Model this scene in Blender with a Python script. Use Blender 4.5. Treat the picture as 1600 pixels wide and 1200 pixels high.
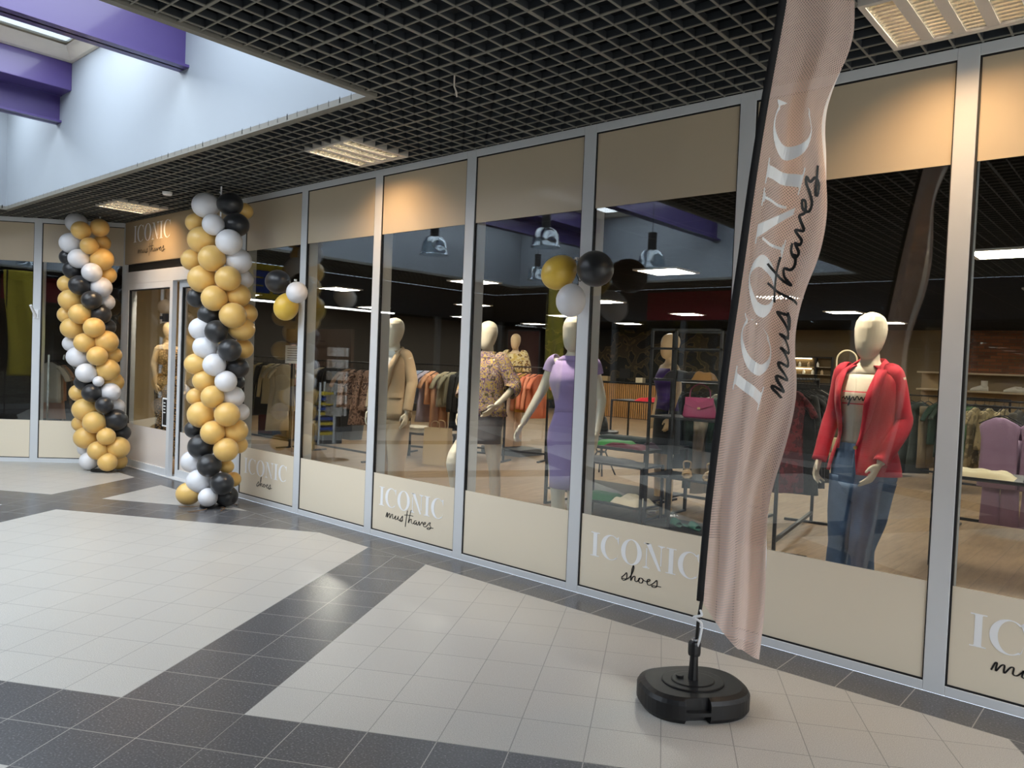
import bpy, bmesh, math, random
from mathutils import Vector, Matrix, noise
random.seed(7)
for _o in list(bpy.data.objects): bpy.data.objects.remove(_o)
S = bpy.context.scene
COL = S.collection
BAL_LEFT=[('W', -10.774, -0.634, 3.166, 0.126), ('G', -10.443, -0.691, 3.032, 0.114), ('G', -10.407, -0.487, 3.093, 0.116), ('W', -10.676, -0.721, 2.884, 0.132), ('G', -10.361, -0.619, 2.844, 0.107), ('G', -10.521, -0.413, 2.917, 0.109), ('K', -10.84, -0.691, 2.72, 0.105), ('W', -10.458, -0.704, 2.679, 0.122), ('G', -10.378, -0.462, 2.698, 0.144), ('K', -10.646, -0.695, 2.546, 0.12), ('W', -10.331, -0.593, 2.514, 0.119), ('G', -10.463, -0.363, 2.51, 0.114), ('G', -10.847, -0.697, 2.374, 0.114), ('K', -10.443, -0.69, 2.348, 0.123), ('W', -10.378, -0.462, 2.341, 0.132), ('G', -10.67, -0.715, 2.163, 0.136), ('K', -10.327, -0.59, 2.166, 0.119), ('W', -10.469, -0.368, 2.164, 0.11), ('G', -10.84, -0.691, 1.979, 0.114), ('G', -10.433, -0.682, 1.988, 0.127), ('K', -10.374, -0.459, 2.0, 0.124), ('G', -10.645, -0.694, 1.806, 0.132), ('G', -10.297, -0.563, 1.823, 0.127), ('K', -10.457, -0.358, 1.843, 0.11), ('G', -10.384, -0.639, 1.628, 0.123), ('G', -10.315, -0.407, 1.653, 0.145), ('W', -10.789, -0.647, 1.611, 0.106), ('W', -10.583, -0.64, 1.445, 0.133), ('G', -10.26, -0.531, 1.468, 0.123), ('G', -10.394, -0.303, 1.483, 0.114), ('K', -10.685, -0.556, 1.36, 0.114), ('W', -10.359, -0.617, 1.25, 0.123), ('G', -10.292, -0.387, 1.295, 0.141), ('W', -10.244, -0.517, 1.151, 0.067), ('K', -10.515, -0.581, 1.128, 0.113), ('G', -10.381, -0.292, 1.136, 0.13), ('K', -10.303, -0.568, 1.001, 0.115), ('W', -10.263, -0.362, 1.011, 0.121), ('G', -10.712, -0.58, 0.978, 0.11), ('G', -10.506, -0.573, 0.777, 0.145), ('K', -10.181, -0.463, 0.854, 0.107), ('W', -10.343, -0.259, 0.823, 0.106), ('G', -10.271, -0.541, 0.631, 0.139), ('G', -10.683, -0.554, 0.581, 0.106), ('K', -10.204, -0.31, 0.662, 0.137), ('K', -10.28, -0.205, 0.486, 0.106), ('G', -10.487, -0.556, 0.417, 0.141), ('G', -10.155, -0.44, 0.459, 0.111), ('G', -10.234, -0.509, 0.277, 0.119), ('G', -10.175, -0.286, 0.306, 0.141), ('W', -10.45, -0.524, 0.098, 0.117), ('G', -10.137, -0.424, 0.136, 0.117), ('G', -10.304, -0.225, 0.11, 0.106), ('W', -10.627, -0.506, 0.259, 0.098)]
BAL_RIGHT=[('W', -7.531, -0.557, 3.065, 0.128), ('K', -7.34, -0.391, 3.088, 0.118), ('G', -7.351, -0.228, 3.047, 0.085), ('G', -7.733, -0.559, 2.908, 0.098), ('W', -7.342, -0.564, 2.854, 0.107), ('K', -7.292, -0.348, 2.88, 0.122), ('G', -7.553, -0.576, 2.715, 0.135), ('W', -7.22, -0.458, 2.686, 0.129), ('G', -7.749, -0.574, 2.525, 0.111), ('G', -7.346, -0.568, 2.518, 0.132), ('W', -7.264, -0.324, 2.516, 0.128), ('G', -7.54, -0.564, 2.32, 0.141), ('G', -7.219, -0.458, 2.324, 0.126), ('W', -7.345, -0.223, 2.349, 0.098), ('G', -7.318, -0.544, 2.121, 0.129), ('G', -7.261, -0.321, 2.165, 0.122), ('K', -7.701, -0.532, 2.138, 0.104), ('K', -7.478, -0.51, 1.958, 0.109), ('G', -7.174, -0.418, 1.956, 0.13), ('G', -7.307, -0.19, 1.993, 0.105), ('W', -7.539, -0.563, 1.812, 0.116), ('K', -7.296, -0.525, 1.789, 0.114), ('G', -7.223, -0.289, 1.829, 0.122), ('W', -7.5, -0.53, 1.628, 0.122), ('K', -7.19, -0.433, 1.608, 0.114), ('G', -7.334, -0.213, 1.627, 0.105), ('G', -7.57, -0.591, 1.451, 0.109), ('W', -7.303, -0.531, 1.454, 0.114), ('K', -7.249, -0.311, 1.432, 0.109), ('G', -7.502, -0.532, 1.284, 0.11), ('W', -7.212, -0.452, 1.292, 0.108), ('K', -7.376, -0.249, 1.279, 0.085), ('G', -7.689, -0.521, 1.109, 0.092), ('G', -7.311, -0.537, 1.132, 0.114), ('W', -7.277, -0.335, 1.133, 0.11), ('G', -7.519, -0.546, 0.936, 0.135), ('G', -7.195, -0.437, 0.961, 0.124), ('W', -7.339, -0.217, 0.968, 0.092), ('K', -7.699, -0.53, 0.768, 0.092), ('G', -7.3, -0.528, 0.771, 0.121), ('G', -7.251, -0.313, 0.786, 0.123), ('K', -7.512, -0.54, 0.608, 0.129), ('G', -7.197, -0.438, 0.605, 0.121), ('G', -7.346, -0.223, 0.627, 0.092), ('W', -7.704, -0.535, 0.433, 0.112), ('K', -7.32, -0.545, 0.437, 0.118), ('G', -7.31, -0.364, 0.414, 0.071), ('W', -7.519, -0.546, 0.251, 0.123), ('K', -7.218, -0.457, 0.261, 0.114), ('G', -7.378, -0.251, 0.263, 0.079), ('G', -7.6, -0.617, 0.089, 0.116), ('W', -7.323, -0.548, 0.115, 0.095), ('K', -7.302, -0.358, 0.085, 0.107)]
CL1=[('Y', -6.665, -0.14, 2.053, 0.12), ('W', -6.301, -0.26, 2.176, 0.1), ('K', -6.861, -0.12, 2.314, 0.119)]
CL2=[('Y', -3.24, -0.2, 2.227, 0.114), ('K', -2.944, -0.19, 2.24, 0.119), ('W', -3.096, -0.24, 2.028, 0.101)]
FLAG_L=[(0.0224, 0.0001, 0.5024), (0.0243, -0.0304, 0.7499), (0.0245, -0.0539, 0.9369), (0.0319, -0.0798, 1.1396), (0.0438, -0.1169, 1.4222), (0.0529, -0.1486, 1.6572), (0.0696, -0.1857, 1.9241), (0.081, -0.2125, 2.112), (0.0921, -0.2479, 2.3533), (0.1101, -0.2932, 2.6515), (0.1223, -0.3168, 2.802), (0.1547, -0.3748, 3.1594)]
FLAG_R=[(0.3302, 0.0373, 0.2069), (0.3277, 0.009, 0.444), (0.3105, -0.0144, 0.6352), (0.2932, -0.034, 0.7921), (0.2851, -0.0536, 0.9474), (0.2946, -0.0693, 1.0709), (0.3367, -0.0928, 1.2547), (0.3662, -0.1165, 1.4352), (0.3691, -0.1324, 1.5533), (0.3427, -0.1563, 1.7267), (0.3454, -0.1722, 1.8415), (0.3736, -0.1921, 1.9842), (0.424, -0.2121, 2.1259), (0.4422, -0.2362, 2.2914), (0.4269, -0.2564, 2.426), (0.3919, -0.2807, 2.5841), (0.367, -0.2994, 2.7035), (0.3961, -0.3193, 2.831), (0.4397, -0.3336, 2.9218), (0.4655, -0.3458, 2.9985), (0.4675, -0.3642, 3.1105), (0.4515, -0.3745, 3.1714)]
FLAG_BASE=(-1.68,-1.03); FLAG_A=(0.754,0.6569); FLAG_H=(-0.6561,0.7547)
CAM_C=[0.0, -4.368171, 1.6]; CAM_F=[-0.655792, 0.75441, -0.028326]; CAM_R=[0.753349, 0.656384, 0.040312]; CAM_U=[-0.049005, -0.005097, 0.998786]; CAM_f=1196.0

# ------------------------------------------------------------------ camera
cam = bpy.data.cameras.new('camera'); camo = bpy.data.objects.new('camera', cam); COL.objects.link(camo)
cam.sensor_width = 36; cam.lens = CAM_f / 1600 * 36; cam.clip_start = .05
_R, _U, _F = Vector(CAM_R), Vector(CAM_U), Vector(CAM_F)
_m = Matrix((_R, _U, -_F)).transposed().to_4x4(); _m.translation = Vector(CAM_C)
camo.matrix_world = _m
S.camera = camo
# ------------------------------------------------------------------ light and exposure
S.view_settings.view_transform = 'Standard'; S.view_settings.look = 'None'
S.view_settings.gamma = 1; S.view_settings.use_curve_mapping = False
S.view_settings.exposure = 0.8
w = bpy.data.worlds.new('overcast_sky'); S.world = w; w.use_nodes = True
w.node_tree.nodes['Background'].inputs[0].default_value = (.72, .84, 1, 1)
w.node_tree.nodes['Background'].inputs[1].default_value = 1.6
S.cycles.max_bounces = 8; S.cycles.transparent_max_bounces = 16; S.cycles.glossy_bounces = 4
S.cycles.diffuse_bounces = 4; S.cycles.caustics_reflective = False; S.cycles.caustics_refractive = False
S.cycles.sample_clamp_indirect = 4; S.cycles.sample_clamp_direct = 0; S.cycles.use_denoising = True; S.cycles.blur_glossy = .5
def area(name, loc, sx, sy, power, col, rot=(0, 0, 0), spread=180):
    l = bpy.data.lights.new(name, 'AREA'); l.shape = 'RECTANGLE'; l.size = sx; l.size_y = sy
    l.energy = power; l.color = col; l.spread = math.radians(spread)
    o = bpy.data.objects.new(name, l); COL.objects.link(o); o.location = loc; o.rotation_euler = rot
    return o
DAY = (.86, .93, 1.0)
# daylight entering through the skylights of the light well
SKY = [(-11.05, -9.75), (-9.0, -6.7), (-6.3, -4.2)]
for x0, x1 in SKY:
    area('skylight_daylight', ((x0 + x1) / 2, -4.895, 4.645), x1 - x0 - .52, 6.82, 60 * (x1 - x0), DAY)
for x0, x1 in [(3.3, 5.9), (6.4, 9.0)]:  # second light well is unseen, added to light the flag side
    area('skylight_daylight', ((x0 + x1) / 2, -4.95, 4.645), x1 - x0 - .52, 6.7, 215 * (x1 - x0), DAY)
# added fill light in front of the closed end wall
area('side_fill_light', (9.45, -5.6, 1.45), 2.5, 6.5, 40, DAY, (math.radians(90), 0, math.radians(90)))

# ------------------------------------------------------------------ helpers
PI = math.pi
def V(*a): return Vector(a)
class MB:
    def __init__(s): s.v = []; s.f = []; s.uv = None
    def add(s, vs, fs):
        n = len(s.v); s.v += [tuple(p) for p in vs]; s.f += [tuple(n + i for i in f) for f in fs]; return s
    def box(s, a, b):
        x0, y0, z0 = a; x1, y1, z1 = b
        if x0 > x1: x0, x1 = x1, x0
        if y0 > y1: y0, y1 = y1, y0
        if z0 > z1: z0, z1 = z1, z0
        return s.add([(x0,y0,z0),(x1,y0,z0),(x1,y1,z0),(x0,y1,z0),(x0,y0,z1),(x1,y0,z1),(x1,y1,z1),(x0,y1,z1)],
                     [(0,3,2,1),(4,5,6,7),(0,1,5,4),(1,2,6,5),(2,3,7,6),(3,0,4,7)])
    def obox(s, c, size, rz=0, M=None):
        x, y, z = (k / 2 for k in size)
        m = M or (Matrix.Translation(c) @ Matrix.Rotation(rz, 4, 'Z'))
        pts = [m @ Vector(p) for p in [(-x,-y,-z),(x,-y,-z),(x,y,-z),(-x,y,-z),(-x,-y,z),(x,-y,z),(x,y,z),(-x,y,z)]]
        return s.add(pts, [(0,3,2,1),(4,5,6,7),(0,1,5,4),(1,2,6,5),(2,3,7,6),(3,0,4,7)])
    def loft(s, rings, cap=True, closed=True):
        n = len(rings[0]); b = len(s.v)
        for r in rings: s.v += [tuple(p) for p in r]
        for i in range(len(rings) - 1):
            for j in range(n if closed else n - 1):
                k = (j + 1) % n
                s.f.append((b+i*n+j, b+i*n+k, b+(i+1)*n+k, b+(i+1)*n+j))
        if cap:
            s.f.append(tuple(b + j for j in reversed(range(n))))
            s.f.append(tuple(b + (len(rings)-1)*n + j for j in range(n)))
        return s
    def tube(s, pts, rad, n=8, cap=True, flat=1.0):
        pts = [Vector(p) for p in pts]; rr = rad if isinstance(rad, (list, tuple)) else [rad] * len(pts)
        rings = []; up = None
        for i, p in enumerate(pts):
            d = (pts[min(i+1, len(pts)-1)] - pts[max(i-1, 0)])
            if d.length < 1e-9: d = Vector((0, 0, 1))
            d.normalize()
            if up is None:
                up = Vector((0, 0, 1)) if abs(d.z) < .9 else Vector((1, 0, 0))
            a = d.cross(up)
            if a.length < 1e-6: a = d.orthogonal()
            a.normalize(); up = a.cross(d).normalized()
            rings.append([p + (a * math.cos(t) + up * math.sin(t) * flat) * rr[i] for t in (2*PI*k/n for k in range(n))])
        return s.loft(rings, cap)
    def lathe(s, prof, c=(0, 0, 0), n=24, cap=True):
        return s.loft([[(c[0]+r*math.cos(2*PI*k/n), c[1]+r*math.sin(2*PI*k/n), c[2]+z) for k in range(n)] for r, z in prof], cap)
    def grid(s, fn, nu, nv, uvf=None):
        b = len(s.v)
        for i in range(nu + 1):
            for j in range(nv + 1): s.v.append(tuple(fn(i / nu, j / nv)))
        for i in range(nu):
            for j in range(nv):
                q = b + i*(nv+1) + j; s.f.append((q, q+1, q+nv+2, q+nv+1))
        if uvf: s.uv = (b, nu, nv, uvf)
        return s
    def mesh(s, name, smooth=False):
        me = bpy.data.meshes.new(name); me.from_pydata(s.v, [], s.f); me.update()
        if s.uv:
            b, nu, nv, uvf = s.uv; l = me.uv_layers.new(name='UVMap')
            for p in me.polygons:
                for li in p.loop_indices:
                    k = me.loops[li].vertex_index - b
                    l.data[li].uv = uvf((k // (nv+1)) / nu, (k % (nv+1)) / nv)
        if smooth: me.shade_smooth()
        return me
    def build(s, name, m, parent=None, smooth=False, bevel=0, bseg=2, solid=0, sub=0, auto=None):
        o = bpy.data.objects.new(name, s.mesh(name, smooth)); COL.objects.link(o)
        o.data.materials.append(m)
        if parent: o.parent = parent
        if solid:
            md = o.modifiers.new('solid', 'SOLIDIFY'); md.thickness = solid; md.offset = 0
        if bevel:
            md = o.modifiers.new('bevel', 'BEVEL'); md.width = bevel; md.segments = bseg; md.limit_method = 'ANGLE'; md.angle_limit = .6
        if sub:
            md = o.modifiers.new('sub', 'SUBSURF'); md.levels = md.render_levels = sub
        return o
def thing(name, label, cat, loc=(0, 0, 0), rz=0, group=None):
    o = bpy.data.objects.new(name, None); COL.objects.link(o); o.empty_display_size = .1
    o.location = loc; o.rotation_euler = (0, 0, rz); o['label'] = label; o['category'] = cat
    if group: o['group'] = group
    return o
def tag(o, label, cat, group=None, kind=None):
    o['label'] = label; o['category'] = cat
    if group: o['group'] = group
    if kind: o['kind'] = kind
    return o
def struct(o, label=None):
    o['kind'] = 'structure'
    if label: o['label'] = label
    return o
def copy_tree(o, parent=None):
    c = o.copy(); COL.objects.link(c); c.parent = parent
    for ch in list(o.children): copy_tree(ch, c)
    return c
def ell(c, rx, ry, n=20, rz=0, sq=2.0, tilt=0):
    out = []
    for k in range(n):
        t = 2 * PI * k / n; ct, st = math.cos(t), math.sin(t)
        x = rx * math.copysign(abs(ct) ** (2 / sq), ct); y = ry * math.copysign(abs(st) ** (2 / sq), st)
        out.append((c[0] + x*math.cos(rz) - y*math.sin(rz), c[1] + x*math.sin(rz) + y*math.cos(rz), c[2] + tilt * y))
    return out
def spline(pts, m=6):
    P = [Vector(p) for p in pts]; out = []
    for i in range(len(P) - 1):
        a, b, c, d = P[max(i-1, 0)], P[i], P[i+1], P[min(i+2, len(P)-1)]
        for k in range(m):
            t = k / m
            out.append(.5 * ((2*b) + (c-a)*t + (2*a-5*b+4*c-d)*t*t + (3*b-a-3*c+d)*t**3))
    out.append(P[-1]); return out
def interp(tab, x):
    if x <= tab[0][0]: return tab[0][1]
    for (a, u), (b, v) in zip(tab, tab[1:]):
        if x <= b: return u + (v - u) * (x - a) / (b - a)
    return tab[-1][1]
# ------------------------------------------------------------------ materials
def srgb(r, g, b):
    f = lambda c: (c/255/12.92) if c/255 <= .04045 else ((c/255+.055)/1.055)**2.4
    return (f(r), f(g), f(b), 1)
class NT:
    def __init__(s, name):
        s.m = bpy.data.materials.new(name); s.m.use_nodes = True; s.t = s.m.node_tree
        s.b = s.t.nodes['Principled BSDF']; s.out = s.t.nodes['Material Output']
    def n(s, typ, **kw):
        x = s.t.nodes.new(typ)
        for k, v in kw.items(): setattr(x, k, v)
        return x
    def l(s, a, b): s.t.links.new(a, b)
    def set(s, node, **kw):
        for k, v in kw.items(): node.inputs[k.replace('_', ' ')].default_value = v
    def math(s, op, a, b=None, c=None):
        x = s.n('ShaderNodeMath', operation=op)
        for i, v in enumerate((a, b, c)):
            if v is None: continue
            if isinstance(v, (int, float)): x.inputs[i].default_value = v
            else: s.l(v, x.inputs[i])
        return x.outputs[0]
    def mix(s, f, a, b):
        x = s.n('ShaderNodeMix', data_type='RGBA')
        for i, v in ((0, f), (6, a), (7, b)):
            if isinstance(v, (int, float)): x.inputs[i].default_value = v
            elif isinstance(v, tuple): x.inputs[i].default_value = v
            else: s.l(v, x.inputs[i])
        return x.outputs[2]
    def pos(s):
        g = s.n('ShaderNodeNewGeometry'); x = s.n('ShaderNodeSeparateXYZ'); s.l(g.outputs['Position'], x.inputs[0]); return x.outputs
    def obj(s):
        g = s.n('ShaderNodeTexCoord'); return g.outputs['Object']
    def noise(s, scale, detail=3, vec=None, rough=.5):
        x = s.n('ShaderNodeTexNoise'); x.inputs['Scale'].default_value = scale; x.inputs['Detail'].default_value = detail
        x.inputs['Roughness'].default_value = rough
        s.l(vec if vec is not None else s.obj(), x.inputs['Vector']); return x.outputs[0]
    def ramp(s, f, stops):
        x = s.n('ShaderNodeValToRGB'); e = x.color_ramp.elements
        while len(e) < len(stops): e.new(.5)
        for k, (p, c) in enumerate(stops): e[k].position = p; e[k].color = c
        s.l(f, x.inputs[0]); return x.outputs[0]
    def bump(s, h, strength=.3, dist=.01):
        x = s.n('ShaderNodeBump'); x.inputs['Strength'].default_value = strength; x.inputs['Distance'].default_value = dist
        s.l(h, x.inputs['Height']); s.l(x.outputs[0], s.b.inputs['Normal'])
def mat(name, col, rough=.5, metal=0, var=.06, scale=12, bump=0, coat=0, spec=.5, sheen=0, bscale=None):
    t = NT(name); c = tuple(col)
    d = tuple(max(0, k * (1 - var)) for k in c[:3]) + (1,); e = tuple(min(1, k * (1 + var)) for k in c[:3]) + (1,)
    nz = t.noise(scale)
    t.l(t.mix(nz, d, e), t.b.inputs['Base Color'])
    t.set(t.b, Roughness=rough, Metallic=metal)
    t.b.inputs['Specular IOR Level'].default_value = spec
    t.b.inputs['Coat Weight'].default_value = coat; t.b.inputs['Coat Roughness'].default_value = .08
    t.b.inputs['Sheen Weight'].default_value = sheen
    if bump: t.bump(t.noise(bscale or scale * 8), bump, .004)
    return t.m
def emis(name, col, strength):
    t = NT(name); t.set(t.b, Base_Color=(0, 0, 0, 1)); t.b.inputs['Emission Color'].default_value = col
    t.b.inputs['Emission Strength'].default_value = strength; return t.m
M = {}
M['alu'] = mat('satin_aluminium', srgb(212, 215, 218), .45, 0, .03, 4)
M['alu_dark'] = mat('dark_aluminium', srgb(120, 122, 124), .4, .3, .03, 4)
M['gasket'] = mat('black_rubber', (.008, .008, .009, 1), .5)
M['cell'] = mat('grey_grid_metal', srgb(122, 120, 112), .55, .0, .05, 2)
M['cell_dark'] = mat('black_grid_metal', srgb(30, 30, 32), .6)
M['fin'] = mat('shaded_grid_fin', srgb(46, 50, 54), .7)  # darker than the grid metal, standing in for unlit bar sides
M['void'] = mat('dark_plenum', srgb(26, 30, 34), .9)
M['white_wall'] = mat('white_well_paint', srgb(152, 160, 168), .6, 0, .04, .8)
M['purple'] = mat('purple_gloss_paint', srgb(72, 56, 116), .38, 0, .06, 2, coat=.3)
M['cream'] = mat('cream_reveal', srgb(226, 216, 198), .6)
M['film'] = mat('beige_window_film', srgb(232, 220, 198), .42, 0, .02, 1.5, coat=.25)
M['film_up'] = mat('shaded_upper_film', srgb(202, 186, 160), .42, 0, .02, 1.5, coat=.25)  # darker colour stands in for the missing backlight from the void behind
M['film_door'] = mat('pale_door_film', srgb(224, 214, 206), .42, 0, .02, 1.5, coat=.25)
M['letter'] = mat('white_vinyl', srgb(250, 251, 253), .4, 0, .01)
M['ink'] = mat('black_vinyl', (.006, .006, .007, 1), .45)
M['black'] = mat('black_powder_coat', srgb(24, 24, 26), .45, .2)
M['darkmetal'] = mat('charcoal_metal', srgb(44, 46, 50), .45, .3)
M['chrome'] = mat('chrome', srgb(210, 210, 212), .15, 1)
M['plinth'] = mat('grey_plinth', srgb(90, 92, 94), .5)
M['mannequin'] = mat('cream_mannequin', srgb(228, 218, 198), .38, 0, .02, 2, coat=.15)
M['skin'] = mat('tan_mannequin', srgb(214, 186, 146), .4, 0, .03, 2, coat=.1)
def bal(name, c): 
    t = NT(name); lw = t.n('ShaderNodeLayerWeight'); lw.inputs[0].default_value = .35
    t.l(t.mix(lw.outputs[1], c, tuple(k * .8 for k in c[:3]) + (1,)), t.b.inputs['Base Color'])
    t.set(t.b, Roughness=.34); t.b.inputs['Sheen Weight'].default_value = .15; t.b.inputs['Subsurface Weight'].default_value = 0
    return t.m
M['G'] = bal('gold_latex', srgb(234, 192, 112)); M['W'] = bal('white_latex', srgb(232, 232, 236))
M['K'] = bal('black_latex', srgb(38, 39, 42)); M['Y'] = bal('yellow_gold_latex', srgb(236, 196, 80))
# architectural glass: clear, with a view-angle dependent mirror share
def glass_mat(name, f0=.08, tint=(1, 1, 1, 1)):
    t = NT(name); t.t.nodes.remove(t.b)
    tr = t.n('ShaderNodeBsdfTransparent'); tr.inputs[0].default_value = tint
    gl = t.n('ShaderNodeBsdfGlossy'); gl.inputs['Roughness'].default_value = 0.0; gl.inputs['Color'].default_value = (.95, .98, 1, 1)
    lw = t.n('ShaderNodeLayerWeight'); lw.inputs[0].default_value = .5
    p = t.math('POWER', lw.outputs['Facing'], 3.6)
    fac = t.math('MULTIPLY_ADD', p, .9, f0)
    mx = t.n('ShaderNodeMixShader'); t.l(fac, mx.inputs[0]); t.l(tr.outputs[0], mx.inputs[1]); t.l(gl.outputs[0], mx.inputs[2])
    t.l(mx.outputs[0], t.out.inputs[0]); return t.m
M['glass'] = glass_mat('shopfront_glass', .075, (.93, .95, .94, 1))
M['lampglass'] = glass_mat('ribbed_lamp_glass', .12, (.85, .9, .93, 1))
# mall floor: light terrazzo tiles and dark bands on a grid turned 30 degrees to the shopfront
def floor_mat():
    t = NT('mall_tiles'); p = t.pos(); X, Y = p[0], p[1]
    c, s = math.cos(.5223), math.sin(.5223); T = .307; PER = 3.954; BW = .614
    u = t.math('ADD', t.math('MULTIPLY', X, c), t.math('MULTIPLY', Y, s))
    v = t.math('SUBTRACT', t.math('MULTIPLY', Y, c), t.math('MULTIPLY', X, s))
    Um = t.math('FLOORED_MODULO', t.math('SUBTRACT', u, -4.527), PER) if False else t.math('SUBTRACT', t.math('SUBTRACT', u, -4.534), t.math('MULTIPLY', t.math('FLOOR', t.math('DIVIDE', t.math('SUBTRACT', u, -4.534), PER)), PER))
    vv = t.math('SUBTRACT', v, -1.344)
    Vm = t.math('SUBTRACT', vv, t.math('MULTIPLY', t.math('FLOOR', t.math('DIVIDE', vv, PER)), PER))
    # border strip along the shopfront, and along the left return wall
    bord = t.math('GREATER_THAN', Y, -.302)
    wd = t.math('ADD', t.math('MULTIPLY', t.math('ADD', X, 10.85), .739), t.math('MULTIPLY', Y, -.673))   # distance from the return wall
    bord2 = t.math('LESS_THAN', wd, .13)
    band = t.math('MAXIMUM', t.math('LESS_THAN', Um, BW), t.math('LESS_THAN', Vm, BW))
    def gr(x, wdt):   # grout mask on a modulo
        m = t.math('SUBTRACT', x, t.math('MULTIPLY', t.math('FLOOR', t.math('DIVIDE', x, T)), T))
        a = t.math('ABSOLUTE', t.math('SUBTRACT', m, T / 2))
        return t.math('GREATER_THAN', a, T / 2 - wdt)
    ulight = t.math('SUBTRACT', Um, BW + .27)
    useU = t.math('LESS_THAN', Um, BW)
    uc = t.math('ADD', t.math('MULTIPLY', Um, useU), t.math('MULTIPLY', ulight, t.math('SUBTRACT', 1, useU)))
    g = t.math('MAXIMUM', gr(uc, .0022), gr(Vm, .0022))
    notb = t.math('SUBTRACT', 1, bord)
    g = t.math('MULTIPLY', g, notb)
    gb = t.math('MULTIPLY', gr(t.math('ADD', X, .64), .0025), bord)
    edge = t.math('LESS_THAN', t.math('ABSOLUTE', t.math('ADD', Y, .302)), .0022)
    g = t.math('MAXIMUM', g, t.math('MAXIMUM', gb, edge))
    dark = t.math('MAXIMUM', band, bord)
    dark = t.math('MULTIPLY', dark, t.math('SUBTRACT', 1, t.math('MULTIPLY', bord2, notb)))
    geo = t.n('ShaderNodeNewGeometry').outputs['Position']
    sp = t.noise(260, 2, geo); sp2 = t.noise(110, 2, geo); big = t.noise(.9, 3, geo)
    lc = t.ramp(sp, [(.30, srgb(112, 110, 106)), (.40, srgb(178, 175, 169)), (.60, srgb(187, 184, 178)), (.70, srgb(228, 226, 220))])
    lc = t.mix(t.math('MULTIPLY', big, .35), lc, srgb(166, 164, 159))
    # each tile a slightly different tone
    cid = t.n('ShaderNodeCombineXYZ'); t.l(t.math('FLOOR', t.math('DIVIDE', uc, T)), cid.inputs[0]); t.l(t.math('FLOOR', t.math('DIVIDE', Vm, T)), cid.inputs[1])
    t.l(t.math('FLOOR', t.math('DIVIDE', t.math('SUBTRACT', u, -4.534), PER)), cid.inputs[2])
    wn = t.n('ShaderNodeTexWhiteNoise', noise_dimensions='3D'); t.l(cid.outputs[0], wn.inputs['Vector'])
    lc = t.mix(t.math('MULTIPLY', wn.outputs['Value'], .12), lc, srgb(150, 148, 144))
    dc = t.ramp(sp2, [(.35, srgb(80, 80, 82)), (.6, srgb(94, 94, 96)), (.75, srgb(136, 136, 138))])
    dc = t.mix(t.math('MULTIPLY', wn.outputs['Value'], .2), dc, srgb(74, 74, 78))
    base = t.mix(dark, lc, dc)
    gcol = t.mix(dark, srgb(132, 130, 126), srgb(158, 156, 150))
    base = t.mix(g, base, gcol)
    t.l(base, t.b.inputs['Base Color'])
    t.l(t.math('MULTIPLY_ADD', dark, -.10, .34), t.b.inputs['Roughness'])
    t.bump(t.math('SUBTRACT', 1, g), .25, .002)
    return t.m
M['floor'] = floor_mat()
def wood_mat():
    t = NT('oak_laminate'); g = t.n('ShaderNodeNewGeometry').outputs['Position']
    mp = t.n('ShaderNodeMapping'); mp.inputs['Rotation'].default_value = (0, 0, PI / 2); t.l(g, mp.inputs[0])
    br = t.n('ShaderNodeTexBrick'); t.l(mp.outputs[0], br.inputs['Vector'])
    br.offset = .37; br.inputs['Scale'].default_value = 1; br.inputs['Brick Width'].default_value = 1.25; br.inputs['Row Height'].default_value = .19
    br.inputs['Mortar Size'].default_value = .0025; br.inputs['Mortar Smooth'].default_value = 0
    br.inputs['Color1'].default_value = srgb(150, 122, 90); br.inputs['Color2'].default_value = srgb(130, 104, 76); br.inputs['Mortar'].default_value = srgb(70, 50, 36)
    mp2 = t.n('ShaderNodeMapping'); mp2.inputs['Scale'].default_value = (9, 1.1, 1); t.l(g, mp2.inputs[0])
    nz = t.noise(2.2, 6, mp2.outputs[0], .65)
    gr = t.ramp(nz, [(.3, srgb(100, 78, 54)), (.5, srgb(146, 118, 86)), (.7, srgb(172, 144, 108))])
    t.l(t.mix(.5, br.outputs[0], gr), t.b.inputs['Base Color']); t.set(t.b, Roughness=.45)
    return t.m
M['wood'] = wood_mat()
def denim():
    t = NT('blue_denim'); o = t.obj(); a = t.noise(5, 3, o); b = t.noise(240, 1, o)
    c = t.ramp(a, [(.35, srgb(40, 62, 98)), (.55, srgb(70, 100, 142)), (.75, srgb(116, 142, 176))])
    t.l(t.mix(t.math('MULTIPLY', b, .3), c, srgb(150, 170, 196)), t.b.inputs['Base Color']); t.set(t.b, Roughness=.85); t.bump(b, .3, .002); return t.m
M['denim'] = denim()
def cloth(name, c, sc=160, bump=.25, rough=.85, fold=True):
    t = NT(name); o = t.obj(); n1 = t.noise(sc, 2, o); n2 = t.noise(7, 2, o)
    a = tuple(k * .86 for k in c[:3]) + (1,); b = tuple(min(1, k * 1.1) for k in c[:3]) + (1,)
    t.l(t.mix(n2, a, b), t.b.inputs['Base Color']); t.set(t.b, Roughness=rough); t.b.inputs['Sheen Weight'].default_value = .08
    t.bump(t.math('ADD', n1, t.math('MULTIPLY', n2, 3)), bump, .004); return t.m
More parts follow.
